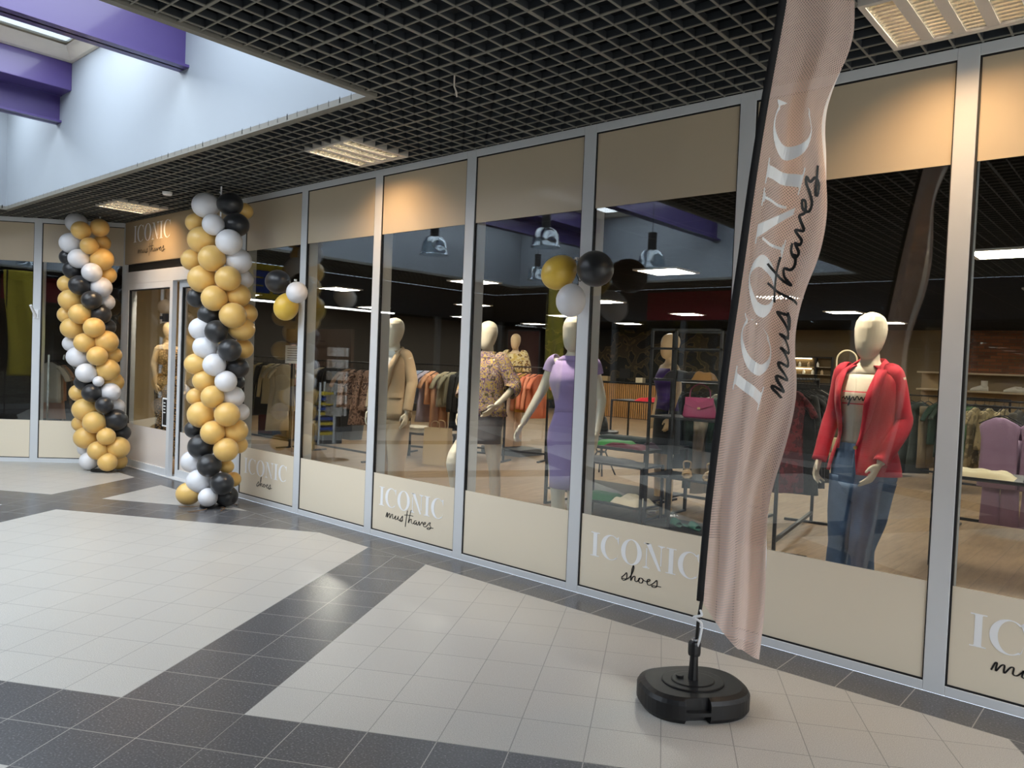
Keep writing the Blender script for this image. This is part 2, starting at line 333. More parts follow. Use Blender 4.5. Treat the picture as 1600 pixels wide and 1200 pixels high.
def pattern(name, cols, scale=18, kind='noise'):
    t = NT(name); o = t.obj()
    if kind == 'leopard':
        v = t.n('ShaderNodeTexVoronoi', feature='DISTANCE_TO_EDGE'); v.inputs['Scale'].default_value = scale; t.l(o, v.inputs['Vector'])
        f = v.outputs['Distance']
        col = t.ramp(f, [(0.0, cols[0]), (.10, cols[0]), (.13, cols[1]), (.30, cols[1]), (.36, cols[2])])
    else:
        n = t.noise(scale, 2, o); st = []
        for k, c in enumerate(cols): st.append((.3 + .4 * k / max(1, len(cols) - 1), c))
        x = t.n('ShaderNodeValToRGB'); x.color_ramp.interpolation = 'CONSTANT'; e = x.color_ramp.elements
        while len(e) < len(st): e.new(.5)
        for k, (p, c) in enumerate(st): e[k].position = p; e[k].color = c
        e[0].position = 0
        t.l(n, x.inputs[0]); col = x.outputs[0]
    t.l(col, t.b.inputs['Base Color']); t.set(t.b, Roughness=.8); return t.m

# ------------------------------------------------------------------ the mall around the shopfront
ZC = 3.27; X0 = -6.613; W = 1.1492
LW0 = V(-10.85, 0); LD = V(-.673, -.739)
FX1, FX2 = -13.17, 9.6          # mall extent in x
mb = MB(); mb.add([(FX2,0,0),(-10.85,0,0),(-13.17,-2.55,0),(-13.17,-9.9,0),(FX2,-9.9,0)], [(0,1,2,3,4)])
mb.add([(FX2,0,-.1),(-10.85,0,-.1),(-13.17,-2.55,-.1),(-13.17,-9.9,-.1),(FX2,-9.9,-.1)], [(4,3,2,1,0)])
struct(mb.build('floor', M['floor']), 'mall floor of light terrazzo tiles crossed by dark grey tile bands')
# open-cell grid ceiling
HOLES = [(-11.2, -4.0, -8.6, -1.3), (3.1, 9.2, -8.6, -1.3)]  # second opening belongs to the added, unseen light well
LUM = [(-1.18, -.75), (-5.52, -.75), (-9.86, -.75), (3.16, -.75)]      # corner of each 0.62 x 0.6 luminaire
cuts = HOLES + [(x, x + .62, y, y + .6) for x, y in LUM]
def spans(lo, hi, holes):
    out = [(lo, hi)]
    for a, b in holes:
        nx = []
        for s, e in out:
            if b <= s or a >= e: nx.append((s, e)); continue
            if a > s: nx.append((s, a))
            if b < e: nx.append((b, e))
        out = nx
    return out
mb = MB(); fin = MB()
y = -.14 + .0
j = 0
ys = [-.74 - .12 * k for k in range(-5, 78)]
for k in range(-6, 77):
    y = -.74 - .12 * k
    if y > -.02 or y < -9.88: continue
    wd = .0085 if k % 5 == 0 else .0045
    xm = max(-13.17, -10.85 + y * .673 / .739) if y < 0 else -10.85
    for a, b in spans(xm, FX2, [(h[0], h[1]) for h in cuts if h[2] - .001 < y < h[3] + .001]): mb.box((a, y - wd, ZC), (b, y + wd, ZC + .006)); fin.box((a, y - wd*.6, ZC + .006), (b, y + wd*.6, ZC + .042))
for k in range(-92, 92):
    x = -1.80 + .124 * k
    if x < -13.15 or x > FX2: continue
    wd = .0085 if k % 5 == 0 else .0045
    ym = 0 if x > -10.85 else (x + 10.85) * .739 / .673
    for a, b in spans(-9.9, ym, [(h[2], h[3]) for h in cuts if h[0] - .001 < x < h[1] + .001]): mb.box((x - wd, a, ZC + .0005), (x + wd, b, ZC + .0065)); fin.box((x - wd*.6, a, ZC + .0065), (x + wd*.6, b, ZC + .041))
struct(mb.build('ceiling', M['cell']), 'open-cell grey grid ceiling of the mall')
struct(fin.build('ceiling_fins', M['fin']), 'upright fins of the grid ceiling, coloured dark as if unlit')
# plenum above it
mb = MB(); zt = 3.95
def plate(mb, z0, z1, x0, x1, y0, y1, holes):
    # plate split round rectangular holes
    xs = sorted({x0, x1} | {h[0] for h in holes} | {h[1] for h in holes})
    for a, b in zip(xs, xs[1:]):
        hs = [(h[2], h[3]) for h in holes if h[0] <= a + 1e-6 and h[1] >= b - 1e-6]
        for c, d in spans(y0, y1, hs): mb.box((a, c, z0), (b, d, z1))
plate(mb, zt, zt + .05, -13.3, FX2 + .1, -10, .3, [(h[0]-.041, h[1]+.041, h[2]-.041, h[3]+.041) for h in HOLES])
mb.box((-13.3, -10, 3.3), (-13.2, .3, zt)); mb.box((-13.3, -10.05, 3.3), (FX2+.1, -9.95, zt)); mb.box((FX2, -10, 3.3), (FX2+.1, .3, zt)); mb.box((-13.3, .15, 3.3), (FX2+.1, .25, zt))
for _h in HOLES:
    x0_, x1_, y0_, y1_ = _h; e_ = .06
    mb.box((x0_-e_, y1_+.042, 3.31), (x1_+e_, y1_+.052, zt)); mb.box((x0_-e_, y0_-.052, 3.31), (x1_+e_, y0_-.042, zt)); mb.box((x0_-.052, y0_, 3.31), (x0_-.042, y1_, zt)); mb.box((x1_+.042, y0_, 3.31), (x1_+.052, y1_, zt))
struct(mb.build('trim_1', M['void']), 'dark slab above the grid ceiling')
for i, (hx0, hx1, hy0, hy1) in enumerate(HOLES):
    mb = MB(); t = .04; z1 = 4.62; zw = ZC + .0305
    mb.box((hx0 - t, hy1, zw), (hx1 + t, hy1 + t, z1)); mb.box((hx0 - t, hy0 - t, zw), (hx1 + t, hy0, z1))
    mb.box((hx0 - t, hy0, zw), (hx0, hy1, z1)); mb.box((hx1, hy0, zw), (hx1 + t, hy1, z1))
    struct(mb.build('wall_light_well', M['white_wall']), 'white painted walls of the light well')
    mb = MB(); e = .022
    for a, b in (((hx0-.05, hy1, ZC-.012), (hx1+.05, hy1+.05, ZC+.03)), ((hx0-.05, hy0-.05, ZC-.012), (hx1+.05, hy0, ZC+.03)),
                 ((hx0-.05, hy0, ZC-.012), (hx0, hy1, ZC+.03)), ((hx1, hy0, ZC-.012), (hx1+.05, hy1, ZC+.03))): mb.box(a, b)
    struct(mb.build('trim_2', M['cell']), 'grey edge trim of the light well')
    sk = [s for s in (SKY if i == 0 else [(3.3, 5.9), (6.4, 9.0)])]
    op = [(a, b, -8.45, -1.45 if i else -1.34) for a, b in sk]
    mb = MB(); plate(mb, 4.6, 4.7, hx0 - t, hx1 + t, hy0 - t, hy1 + t, op)
    struct(mb.build('ceiling_light_well', M['cream']), 'cream roof of the light well between the skylights')
    for n, (a, b, c, d) in enumerate(op):
        mb = MB(); s = .25; r = .13; q = [(a,c),(b,c),(b,d),(a,d)]; p = [(a+s,c+r),(b-s,c+r),(b-s,d-r),(a+s,d-r)]
        for k in range(4):
            k2 = (k+1) % 4
            mb.add([q[k]+(4.6,), q[k2]+(4.6,), p[k2]+(4.66,), p[k]+(4.66,)], [(0,1,2,3)])
            mb.add([q[k]+(4.702,), q[k2]+(4.702,), p[k2]+(4.702,), p[k]+(4.702,)], [(3,2,1,0)])
        w_ = struct(mb.build('window_skylight', M['cream']), 'skylight with cream reveal')
        g = MB(); g.box((a+s, c+r, 4.68), (b-s, d-r, 4.70)); g.build('pane', M['glass'], w_)
# purple roof beams across the wells
def ibeam(x, z0, z1, fl, y0, y1, label):
    mb = MB(); tf = .022
    mb.box((x-.012, y0, z0), (x+.012, y1, z1)); mb.box((x-fl, y0, z0), (x+fl, y1, z0+tf)); mb.box((x-fl, y0, z1-tf), (x+fl, y1, z1))
    o = mb.build('trim_beam', M['purple']); struct(o, label)
for x, z0, z1, fl, lb in ((-6.50, 3.97, 4.6, .09, 'purple steel roof beam nearest the grid ceiling'), (-9.42, 4.02, 4.33, .08, 'lower purple steel beam over the entrance side')):
    ibeam(x, z0, z1, fl, -8.6, -1.3, lb)
mb = MB(); mb.box((-9.40, -8.6, 4.31), (-9.07, -1.3, 4.6)); struct(mb.build('trim_beam', M['purple'], bevel=.006), 'purple boxed beam above the lower steel beam')
ibeam(6.15, 3.97, 4.6, .09, -8.6, -1.3, 'purple steel roof beam of the added, unseen second light well')
# ------------------------------------------------------------------ lettering
def strip(A, B):  # quads between two polylines
    return [(A[i], A[i+1], B[i+1], B[i]) for i in range(len(A)-1)]
def arc(cx, cy, rx, ry, a0, a1, n):
    return [(cx + rx*math.cos(math.radians(a0+(a1-a0)*i/n)), cy + ry*math.sin(math.radians(a0+(a1-a0)*i/n))) for i in range(n+1)]
def rect(x0, y0, x1, y1, nx=1, ny=6):
    q = []
    for i in range(nx):
        for j in range(ny):
            a, b = x0+(x1-x0)*i/nx, x0+(x1-x0)*(i+1)/nx; c, d = y0+(y1-y0)*j/ny, y0+(y1-y0)*(j+1)/ny
            q.append(((a,c),(b,c),(b,d),(a,d)))
    return q
def serif(cx, w, y, up, h=.035):    # hairline serif with bracket
    s = 1 if up else -1
    return [((cx-w,y),(cx+w,y),(cx+w,y+s*h),(cx-w,y+s*h)), ((cx-w*.55,y+s*h),(cx+w*.55,y+s*h),(cx+w*.42,y+s*h*2.2),(cx-w*.42,y+s*h*2.2))]
def gI(): return rect(.10, .077, .27, .923) + serif(.185, .185, 0, True) + serif(.185, .185, 1, False), .37
def gO():
    n = 40; return strip(arc(.42, .5, .42, .52, 0, 360, n), arc(.42, .5, .235, .485, 0, 360, n)), .84
def gC():
    n = 34; q = strip(arc(.42, .5, .42, .52, 48, 312, n), arc(.46, .5, .275, .485, 52, 308, n))
    q += [((.66,.93),(.715,.99),(.745,.99),(.745,.66)), ((.64,.03),(.70,.16),(.745,.34),(.70,.10))]
    return q, .80
def gN():
    q = rect(.10, .077, .14, .80) + rect(.66, .2, .70, .923)
    for i in range(6):
        a, b = i/6, (i+1)/6; X = lambda t: .10 + (.60)*t
        q.append(((X(a)-.06*(1-a)+.0*a, 1-a), (X(a)+.20-.20*a*.1, 1-a), (X(b)+.20-.20*b*.1 , 1-b), (X(b)-.06*(1-b), 1-b)) if False else ((.08+.52*a, 1-a), (.28+.42*a, 1-a), (.28+.42*b, 1-b), (.08+.52*b, 1-b)))
    q += serif(.12, .13, 0, True) + serif(.68, .13, 1, False) + [((-.0,1),(.2,1),(.2,.965),(0,.965))]
    return q, .82
def gE():
    q = rect(.08, 0, .26, 1) + rect(.0, .96, .6, 1, 3, 1) + rect(0, 0, .6, .04, 3, 1) + rect(.26, .48, .48, .52, 2, 1)
    return q + [((.6,1),(.6,.74),(.56,.74),(.46,.96)), ((.6,0),(.6,.26),(.56,.26),(.46,.04))], .66
def put_word(fn, m, parent):
    x = 0
    for g, gap in ((gI,.06),(gC,.05),(gO,.06),(gN,.05),(gI,.07),(gC,0)):
        q, wd = g(); put([tuple((px + x, py) for px, py in f) for f in q], fn, 'letter', m, parent); x += wd + gap
def word_iconic():
    quads = []; x = 0
    for g, gap in ((gI,.06),(gC,.05),(gO,.06),(gN,.05),(gI,.07),(gC,0)):
        q, wd = g(); quads += [tuple((px + x, py) for px, py in f) for f in q]; x += wd + gap
    return quads, x
def stroke(pts, w, m=7, sx=1, sy=1):
    P = spline([(a * sx, b * sy, 0) for a, b in pts], m); L, Rr = [], []
    for i, p in enumerate(P):
        d = P[min(i+1, len(P)-1)] - P[max(i-1, 0)]; d.normalize() if d.length else None
        ww = w * (.75 + .5 * abs(d.y)); n = Vector((-d.y, d.x, 0)) * ww / 2
        L.append(((p+n).x, (p+n).y)); Rr.append(((p-n).x, (p-n).y))
    return strip(L, Rr)
MUST = [[(0,0),(.15,.85),(.24,.9),(.2,.3),(.22,.05),(.42,.75),(.56,.85),(.55,.2),(.6,.05),(.82,.78),(.96,.8),(.94,.15),(1.1,.05),(1.3,.5),(1.38,.75),(1.32,.1),(1.45,.0),(1.65,.35),(1.75,.75),(1.72,.1),(1.9,.05),(2.15,.6),(2.32,1.0),(2.32,.6),(2.3,.05),(2.1,-.15),(1.98,0),(2.4,.2)],
        [(2.95,2.3),(2.85,1.0),(2.78,0),(2.72,-.95)], [(3.45,2.6),(3.25,1.2),(3.12,0),(3.3,.6),(3.5,.8),(3.52,.2),(3.7,.02),(3.95,.3)], [(2.55,1.3),(3.1,1.45),(3.75,1.5)],
        [(4.2,.75),(3.98,.65),(3.85,.2),(4.0,0),(4.22,.5),(4.2,.1),(4.35,.03),(4.55,.75),(4.6,.05),(4.85,.6),(4.95,.78),(5.08,.4),(5.35,.6),(5.35,.88),(5.15,.65),(5.12,.1),(5.35,0),(5.6,.4),(5.85,.95),(6.0,1.0),(5.9,.6),(6.05,.2),(5.9,-.25),(5.6,-.3),(5.7,-.05),(6.4,.15)]]
SHOE = [[(0,.1),(.3,.6),(.5,1.0),(.55,.6),(.5,0),(.2,-.25),(.05,0),(.6,.1),(1.0,.9),(1.2,1.9),(1.15,2.3),(1.02,1.6),(.95,0),(1.15,.6),(1.35,.75),(1.35,.15),(1.55,.05),(1.85,.6)],
        [(1.9,.75),(1.72,.5),(1.8,.02),(2.05,.05),(2.15,.55),(1.95,.75),(2.2,.5),(2.5,.4),(2.8,.65),(2.75,.85),(2.55,.6),(2.6,.05),(2.85,.02),(3.2,.5),(3.45,.95),(3.5,.6),(3.45,0),(3.15,-.2),(3.05,0),(3.9,.15)]]
def word_script(strokes, w=.075, sx=1, sy=1):
    q = []
    for s in strokes: q += stroke(s, w, 7, sx, sy)
    return q
def put(quads, fn, name, m, parent, thick=None):
    mb = MB()
    for f in quads:
        pts = [fn(x, y) for x, y in f]
        # keep all facing the same way
        a = (f[1][0]-f[0][0])*(f[2][1]-f[0][1]) - (f[1][1]-f[0][1])*(f[2][0]-f[0][0])
        mb.add(pts if a >= 0 else pts[::-1], [(0,1,2,3)])
    return mb.build(name, m, parent)
ICO, ICOW = word_iconic()
# ------------------------------------------------------------------ shopfront windows
ZB, ZT, ZU, ZL = .051, 3.2106, 2.69, .563
def window(n, loc, rz, wd, text=None, clip=None):
    root = bpy.data.objects.new('window_%d' % n, None); COL.objects.link(root); root.location = loc; root.rotation_euler = (0, 0, rz)
    root['kind'] = 'structure'
    mb = MB(); mb.box((-.05, 0, 0), (.05, .14, ZC)); mb.box((.05, 0, ZT), (wd-.05, .14, ZC)); mb.box((.05, 0, 0), (wd-.05, .14, ZB))
    mb.build('window_frame', M['alu'], root, bevel=.003)
    mb = MB(); g = .010; a, b = .05, wd-.05
    mb.box((a, .004, ZB), (a+g, .03, ZT)); mb.box((b-g*.5, .004, ZB), (b, .03, ZT)); mb.box((a+g, .004, ZT-g), (b-g*.5, .03, ZT)); mb.box((a+g, .004, ZB), (b-g*.5, .03, ZB+g))
    mb.build('gasket', M['gasket'], root)
    mb = MB(); mb.box((a+g, .014, ZB+g), (b-g*.5, .024, ZT-g)); mb.build('pane', M['glass'], root)
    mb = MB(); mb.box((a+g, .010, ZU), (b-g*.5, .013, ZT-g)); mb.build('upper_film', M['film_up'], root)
    mb = MB(); mb.box((a+g, .010, ZB+g), (b-g*.5, .013, ZL)); mb.build('lower_film', M['film'], root)
    if text:
        sx = .83 / ICOW; x0 = .145
        put(ICO, lambda x, y: (x0 + x*sx, .0085, .285 + y*.165), 'lettering', M['letter'], root)
        if text == 'musthaves':
            put(word_script(MUST, .0065, .096, .044), lambda x, y: (x0 + .10 + x, .0080, .190 + y), 'tagline', M['ink'], root)
        else:
            put(word_script(SHOE, .0065, .078, .044), lambda x, y: (x0 + .26 + x, .0080, .180 + y), 'tagline', M['ink'], root)
    return root
texts = {-1: 'shoes', 1: 'musthaves', 3: 'shoes', 5: 'musthaves', 7: 'shoes'}
for n, k in enumerate(range(-1, 9)):
    window(n + 1, (X0 + k * W, 0, 0), 0, W, texts.get(k))
XE = X0 + 9 * W
mb = MB(); mb.box((XE-.05, 0, 0), (XE+.05, .14, ZC)); struct(mb.build('trim_3', M['alu']), 'end post of the shopfront')
mb = MB(); mb.box((XE+.05, 0, 0), (FX2, .14, ZC)); struct(mb.build('wall_shop_end', M['film']), 'beige wall beyond the shopfront')
ang = math.atan2(.739, .673)
for i in range(3):
    p = LW0 + LD * (W * (i + 1) - .05)
    window(11 + i, (p.x, p.y, 0), ang, W)
# little white flag bracket on the left post
p = LW0 + LD * (W - .05)
t = thing('flag_bracket', 'small white flag holder screwed to the aluminium post at far left', 'bracket', (p.x, p.y, 2.0), ang)
mb = MB(); mb.box((-.03, -.014, -.07), (.03, .0, .05)); mb.build('back_plate', M['letter'], t, bevel=.003)
mb = MB(); mb.tube([(0, -.01, -.05), (-.02, -.12, .10)], .018, 10); mb.build('socket', M['letter'], t)
# ------------------------------------------------------------------ entrance
mb = MB(); mb.box((-10.9, 0, 0), (-10.75, .14, ZC)); mb.box((-7.86, 0, 0), (-7.81, .14, ZC)); mb.box((-10.75, .0, 2.44), (-7.86, .14, 2.60))
struct(mb.build('trim_4', M['alu'], bevel=.003), 'aluminium frame of the entrance')
mb = MB(); mb.box((-10.75, .02, 2.60), (-7.86, .12, ZC)); struct(mb.build('trim_5', M['gasket']), 'dark recess above the entrance')
def leaf(n, x0, x1, y, stile):
    root = bpy.data.objects.new('door_%d' % n, None); COL.objects.link(root); root.location = (x0, y, 0); root['kind'] = 'structure'
    w_ = x1 - x0; mb = MB(); s = stile
    mb.box((0, 0, .01), (s, .06, 2.44)); mb.box((w_-s, 0, .01), (w_, .06, 2.44)); mb.box((s, 0, .01), (w_-s, .06, .10)); mb.box((s, 0, 2.36), (w_-s, .06, 2.44))
    mb.build('door_frame', M['alu'], root, bevel=.004)
    mb = MB(); mb.box((s, .025, .10), (w_-s, .033, 2.36)); mb.build('pane', M['glass'], root)
    mb = MB(); mb.box((s, .020, .10), (w_-s, .024, .57)); mb.build('lower_film', M['film_door'], root)
    mb = MB(); g = .012
    mb.box((s, .01, .10), (s+g, .04, 2.36)); mb.box((w_-s-g, .01, .10), (w_-s, .04, 2.36)); mb.box((s, .01, 2.36-g), (w_-s, .04, 2.36)); mb.build('gasket', M['gasket'], root)
    return root
dA = leaf(1, -10.75, -9.40, .0, .075)
dB = leaf(2, -9.37, -7.90, .07, .07)
mb = MB(); mb.box((1.17, -.04, 1.93), (1.27, 0, 2.03)); mb.box((1.12, -.05, 1.96), (1.19, -.02, 2.0)); mb.build('door_lock', M['black'], dA, bevel=.004)
mb = MB(); mb.box((-10.75, -.03, 0), (-7.86, .14, .012)); struct(mb.build('trim_6', M['alu'], bevel=.003), 'metal threshold of the entrance')
t = thing('notice', 'small black and gold notice in a white frame on the entrance door glass', 'notice', (-9.62, .014, .62))
mb = MB(); mb.box((0, 0, 0), (.14, .006, .36)); mb.build('notice_frame', M['letter'], t)
mb = MB(); mb.box((.018, -.002, .02), (.122, -.0005, .34)); mb.build('notice_sheet', pattern('black_gold_print', [srgb(16,15,14), srgb(22,20,18), srgb(20,18,16), srgb(190,150,80)], 22), t)
mb = MB(); 
for k, (a, b) in enumerate(((.035, .29), (.03, .25), (.035, .21), (.03, .17))): mb.box((a, -.003, b), (a + .05 + .01 * (k % 2), -.0021, b + .012))
mb.build('notice_text', M['letter'], t)
# fascia sign over the entrance
t = thing('fascia_sign', 'long beige sign over the entrance with white serif letters and black script', 'sign', (-10.75, -.03, 2.70))
mb = MB(); mb.box((0, 0, 0), (2.9, .04, .56)); sp_ = mb.build('sign_panel', mat('sign_board', srgb(184, 164, 132), .45, 0, .02, 1.5, coat=.2), t, bevel=.002)
sx = 1.06 / ICOW
put_word(lambda x, y: (.27 + x*sx, -.004, .275 + y*.215), M['letter'], sp_)
put(word_script(MUST, .0075, .125, .050), lambda x, y: (.40 + x, -.004, .125 + y), 'tagline', M['ink'], sp_)
# ------------------------------------------------------------------ louvred ceiling lights
warm = emis('warm_tube', (1, .82, .60, 1), 60)
M['louvre'] = mat('polished_louvre', srgb(225, 218, 200), .18, .9)
M['lumframe'] = mat('luminaire_white', srgb(205, 198, 188), .5)
LLAB = ['louvred ceiling light with four glowing rows at top right above the window', 'louvred ceiling light above the middle of the shopfront',
        'louvred ceiling light above the entrance sign', 'louvred ceiling light farthest right along the shopfront']
for i, (lx, ly) in enumerate(LUM):
    t = thing('ceiling_light', LLAB[i], 'ceiling light', (lx, ly, ZC - .006), 0, 'louvred ceiling lights along the shopfront')
    mb = MB(); w_, h_ = .615, .598
    mb.box((.004, .004, 0), (w_, .03, .09)); mb.box((.004, h_-.03, 0), (w_, h_, .09)); mb.box((.004, .03, 0), (.03, h_-.03, .09)); mb.box((w_-.03, .03, 0), (w_, h_-.03, .09)); mb.box((.004, .004, .09), (w_, h_, .10))
    for k in range(3):
        xx = .03 + (.555) * (k + 1) / 4; mb.box((xx-.026, .03, .004), (xx+.026, h_-.03, .012))
    mb.build('housing', M['lumframe'], t)
    for k in range(4):
        a = .03 + .555 * k / 4 + (.026 if k else 0); b = .03 + .555 * (k + 1) / 4 - (.026 if k < 3 else 0)
        mb = MB()
        for s_ in range(13):
            yy = .045 + .508 * s_ / 12
            mb.add([(a, yy-.008, .030), (b, yy-.008, .030), (b, yy, .006), (a, yy, .006), (a, yy+.008, .030), (b, yy+.008, .030)], [(0,1,2,3), (3,2,5,4)])
        mb.add([(a, .03, .006), (a, h_-.03, .006), (a+.012, h_-.03, .06), (a+.012, .03, .06)], [(0,1,2,3)]); mb.add([(b, .03, .006), (b, h_-.03, .006), (b-.012, h_-.03, .06), (b-.012, .03, .06)], [(3,2,1,0)])
        lv = mb.build('louvre', M['louvre'], t)
        mb = MB(); c = (a + b) / 2; mb.tube([(c, .04, .066), (c, h_-.04, .066)], .010, 8); mb.build('tube', warm, lv)
    l = area('luminaire_light', (lx + .31, ly + .36, ZC - .012), .5, .42, 4.2, (1, .60, .27), spread=132)
# small round detector and hook in the grid ceiling
t = tag(MB().lathe([(.0, .0), (.045, 0), (.05, .012), (.05, .03)], (0, 0, 0), 20).build('smoke_detector', M['letter']), 'small round white detector in the grid ceiling by the right balloon column', 'detector'); t.location = (-8.25, -.62, ZC - .03)
t = tag(MB().tube([(0, 0, .03), (.0, .0, -.05), (.012, .01, -.085), (-.005, .03, -.10), (-.02, .035, -.07)], .005, 6).build('ceiling_hook', M['lumframe']), 'small bent metal hook hanging from the grid ceiling', 'hook'); t.location = (-3.32, -1.18, ZC)
# ------------------------------------------------------------------ opposite shops (seen mirrored in the glass)
M['fascia'] = mat('grey_fascia', srgb(74, 76, 80), .5); M['red'] = mat('red_fascia', srgb(150, 20, 40), .5); M['yellow'] = mat('yellow_fascia', srgb(214, 184, 40), .5); M['blue'] = mat('blue_letter', srgb(20, 60, 150), .45)
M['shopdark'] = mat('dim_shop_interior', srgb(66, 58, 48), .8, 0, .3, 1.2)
mb = MB(); mb.box((-13.17, -10.0, 2.6), (FX2, -9.9, ZC)); struct(mb.build('wall_opposite', M['fascia']), 'grey fascia of the shops opposite')
mb = MB(); mb.box((-8.65, -9.9, 2.62), (-6.2, -9.86, 3.2)); tag(mb.build('shop_sign', M['red']), 'plain red sign board on the shops opposite, mirrored in the glass', 'sign')
mb = MB(); mb.box((-18, -12.2, 0), (FX2, -12.1, 2.6)); mb.box((-18.1, -12.2, 0), (-18, -9.9, 2.65)); mb.box((FX2, -12.2, 0), (FX2+.1, -9.9, 2.65)); mb.box((-18, -12.2, 2.6), (FX2, -9.95, 2.65)); mb.box((-18, -12.2, -.02), (FX2, -9.9, .005)); struct(mb.build('wall_opposite_inner', M['shopdark']), 'dim interior of the shops opposite')
for k in range(13):
    x = -12.9 + 1.7 * k
    if x > FX2 - 1: break
    r = bpy.data.objects.new('window_%d' % (20 + k), None); COL.objects.link(r); r['kind'] = 'structure'; r.location = (x, -9.9, 0)
    mb = MB(); mb.box((-.06, -.1, 0), (.06, .0, 2.6)); mb.box((.06, -.1, 0), (1.64, 0, .12)); mb.build('window_frame', M['alu_dark'], r)
    mb = MB(); mb.box((.06, -.06, .12), (1.64, -.05, 2.6)); mb.build('pane', M['glass'], r)
mb = MB(); mb.box((FX2, -10, 0), (FX2 + .1, .2, ZC)); struct(mb.build('wall_right', M['film']), 'beige end wall of the mall')
# left end shop
mb = MB(); mb.box((-13.27, -10, 2.6), (-13.17, -2.6, ZC)); struct(mb.build('wall_left_shop', M['fascia']), 'grey fascia of the shop at the end')
mb = MB(); mb.box((-13.169, -4.15, 2.62), (-13.15, -2.60, ZC)); tag(mb.build('fascia_board', M['yellow']), 'yellow fascia board carrying blue letters on the end shop', 'sign')
t = thing('shop_letters', 'blue block letters on the yellow fascia of the end shop, mirrored in the glass', 'sign', (-13.145, -3.98, 2.72))
for k in range(2):
    y0 = k * .42; mb = MB(); mb.box((0, y0, 0), (.03, y0+.13, .42))
    for z in (0, .15, .30): mb.box((0, y0+.13, z), (.03, y0+.34, z+.12))
    mb.build('letter', M['blue'], t)
mb = MB(); mb.box((-18, -10, 0), (-17.9, -2.55, 2.9)); mb.box((-18, -10, 2.9), (-13.2, -2.55, 2.95)); mb.box((-18, -10.1, 0), (-13.2, -10, 2.9)); mb.box((-18, -2.65, 0), (-13.2, -2.58, 2.9)); mb.box((-18, -10, -.02), (-13.17, -2.6, .004))
struct(mb.build('wall_left_inner', M['shopdark']), 'dim interior of the end shop')
for k in range(4):
    r = bpy.data.objects.new('window_%d' % (40 + k), None); COL.objects.link(r); r['kind'] = 'structure'; r.location = (-13.17, -9.9 + 1.84 * k, 0)
    mb = MB(); mb.box((-.1, -.06, 0), (0, .06, 2.6)); mb.box((-.1, .06, 0), (0, 1.78, .1)); mb.build('window_frame', M['alu_dark'], r)
strip_m = emis('cool_strip', (1, .97, .92, 1), 9)
for k, (x, y0, y1) in enumerate(((-14.6, -5.4, -3.2), (-14.6, -8.9, -6.2), (-16.2, -5.6, -3.4), (-16.2, -9.2, -6.3))):
    mb = MB(); mb.box((x-.04, y0, 2.78), (x+.04, y1, 2.82)); tag(mb.build('strip_light', strip_m), 'white strip light under the ceiling of the end shop, %s' % ('near row, nearer the entrance', 'near row, farther from the entrance', 'far row, nearer the entrance', 'far row, farther from the entrance')[k], 'strip light', 'strip lights in the end shop')
# ------------------------------------------------------------------ the store behind the glass
ZS = 2.85; YB = 17.5; SX1, SX2 = -17.5, 4.4
mb = MB(); mb.add([(SX2,.14,0.004),(-10.85,.14,.004),(-10.85,.02,.004),(-13.17,-2.5,.004),(SX1,-2.5,.004),(SX1,YB,.004),(SX2,YB,.004)], [(6,5,4,3,2,1,0)][:1] and [(0,1,2,3,4,5,6)])
mb.f = [tuple(reversed(mb.f[0]))]
o = mb.build('floor_store', M['wood'])
o.data.flip_normals() if o.data.polygons[0].normal.z < 0 else None
struct(o, 'oak laminate floor of the store')
def ceil_mat():
    t = NT('black_tile_ceiling'); p = t.pos()
    def ln(x): return t.math('LESS_THAN', t.math('ABSOLUTE', t.math('SUBTRACT', t.math('FRACT', t.math('DIVIDE', x, .6)), .5)), .012)
    g = t.math('MAXIMUM', ln(p[0]), ln(p[1]))
    t.l(t.mix(g, srgb(13, 13, 14), srgb(40, 39, 37)), t.b.inputs['Base Color']); t.set(t.b, Roughness=.95); t.b.inputs['Specular IOR Level'].default_value = .05; return t.m
mb = MB(); mb.box((SX1, .14, ZS), (SX2, YB, ZS + .1)); mb.add([(-10.85,.14,ZS),(-10.95,.02,ZS),(-13.25,-2.5,ZS),(SX1,-2.5,ZS),(SX1,.14,ZS)], [(0,1,2,3,4)])
struct(mb.build('ceiling_store', ceil_mat()), 'black tiled ceiling of the store')
mb = MB(); mb.box((-10.7, .15, ZS-.0), (SX2, .17, ZC)); struct(mb.build('trim_7', M['void']), 'dark bulkhead behind the upper film')
M['wallbeige'] = mat('beige_store_wall', srgb(112, 97, 72), .8, 0, .05, .8); M['walldark'] = mat('dark_store_wall', srgb(42, 38, 34), .8, 0, .2, 1)
def floral():
    t = NT('dark_leaf_wallpaper'); o = t.obj(); a = t.n('ShaderNodeTexWave', wave_type='RINGS'); a.inputs['Scale'].default_value = 1.4; a.inputs['Distortion'].default_value = 9; a.inputs['Detail'].default_value = 1.5; a.inputs['Detail Scale'].default_value = 1.6
    t.l(o, a.inputs['Vector']); t.l(t.ramp(a.outputs['Fac'], [(.0, srgb(14, 13, 12)), (.62, srgb(18, 16, 14)), (.72, srgb(104, 84, 50)), (.9, srgb(60, 48, 30))]), t.b.inputs['Base Color']); t.set(t.b, Roughness=.7); return t.m
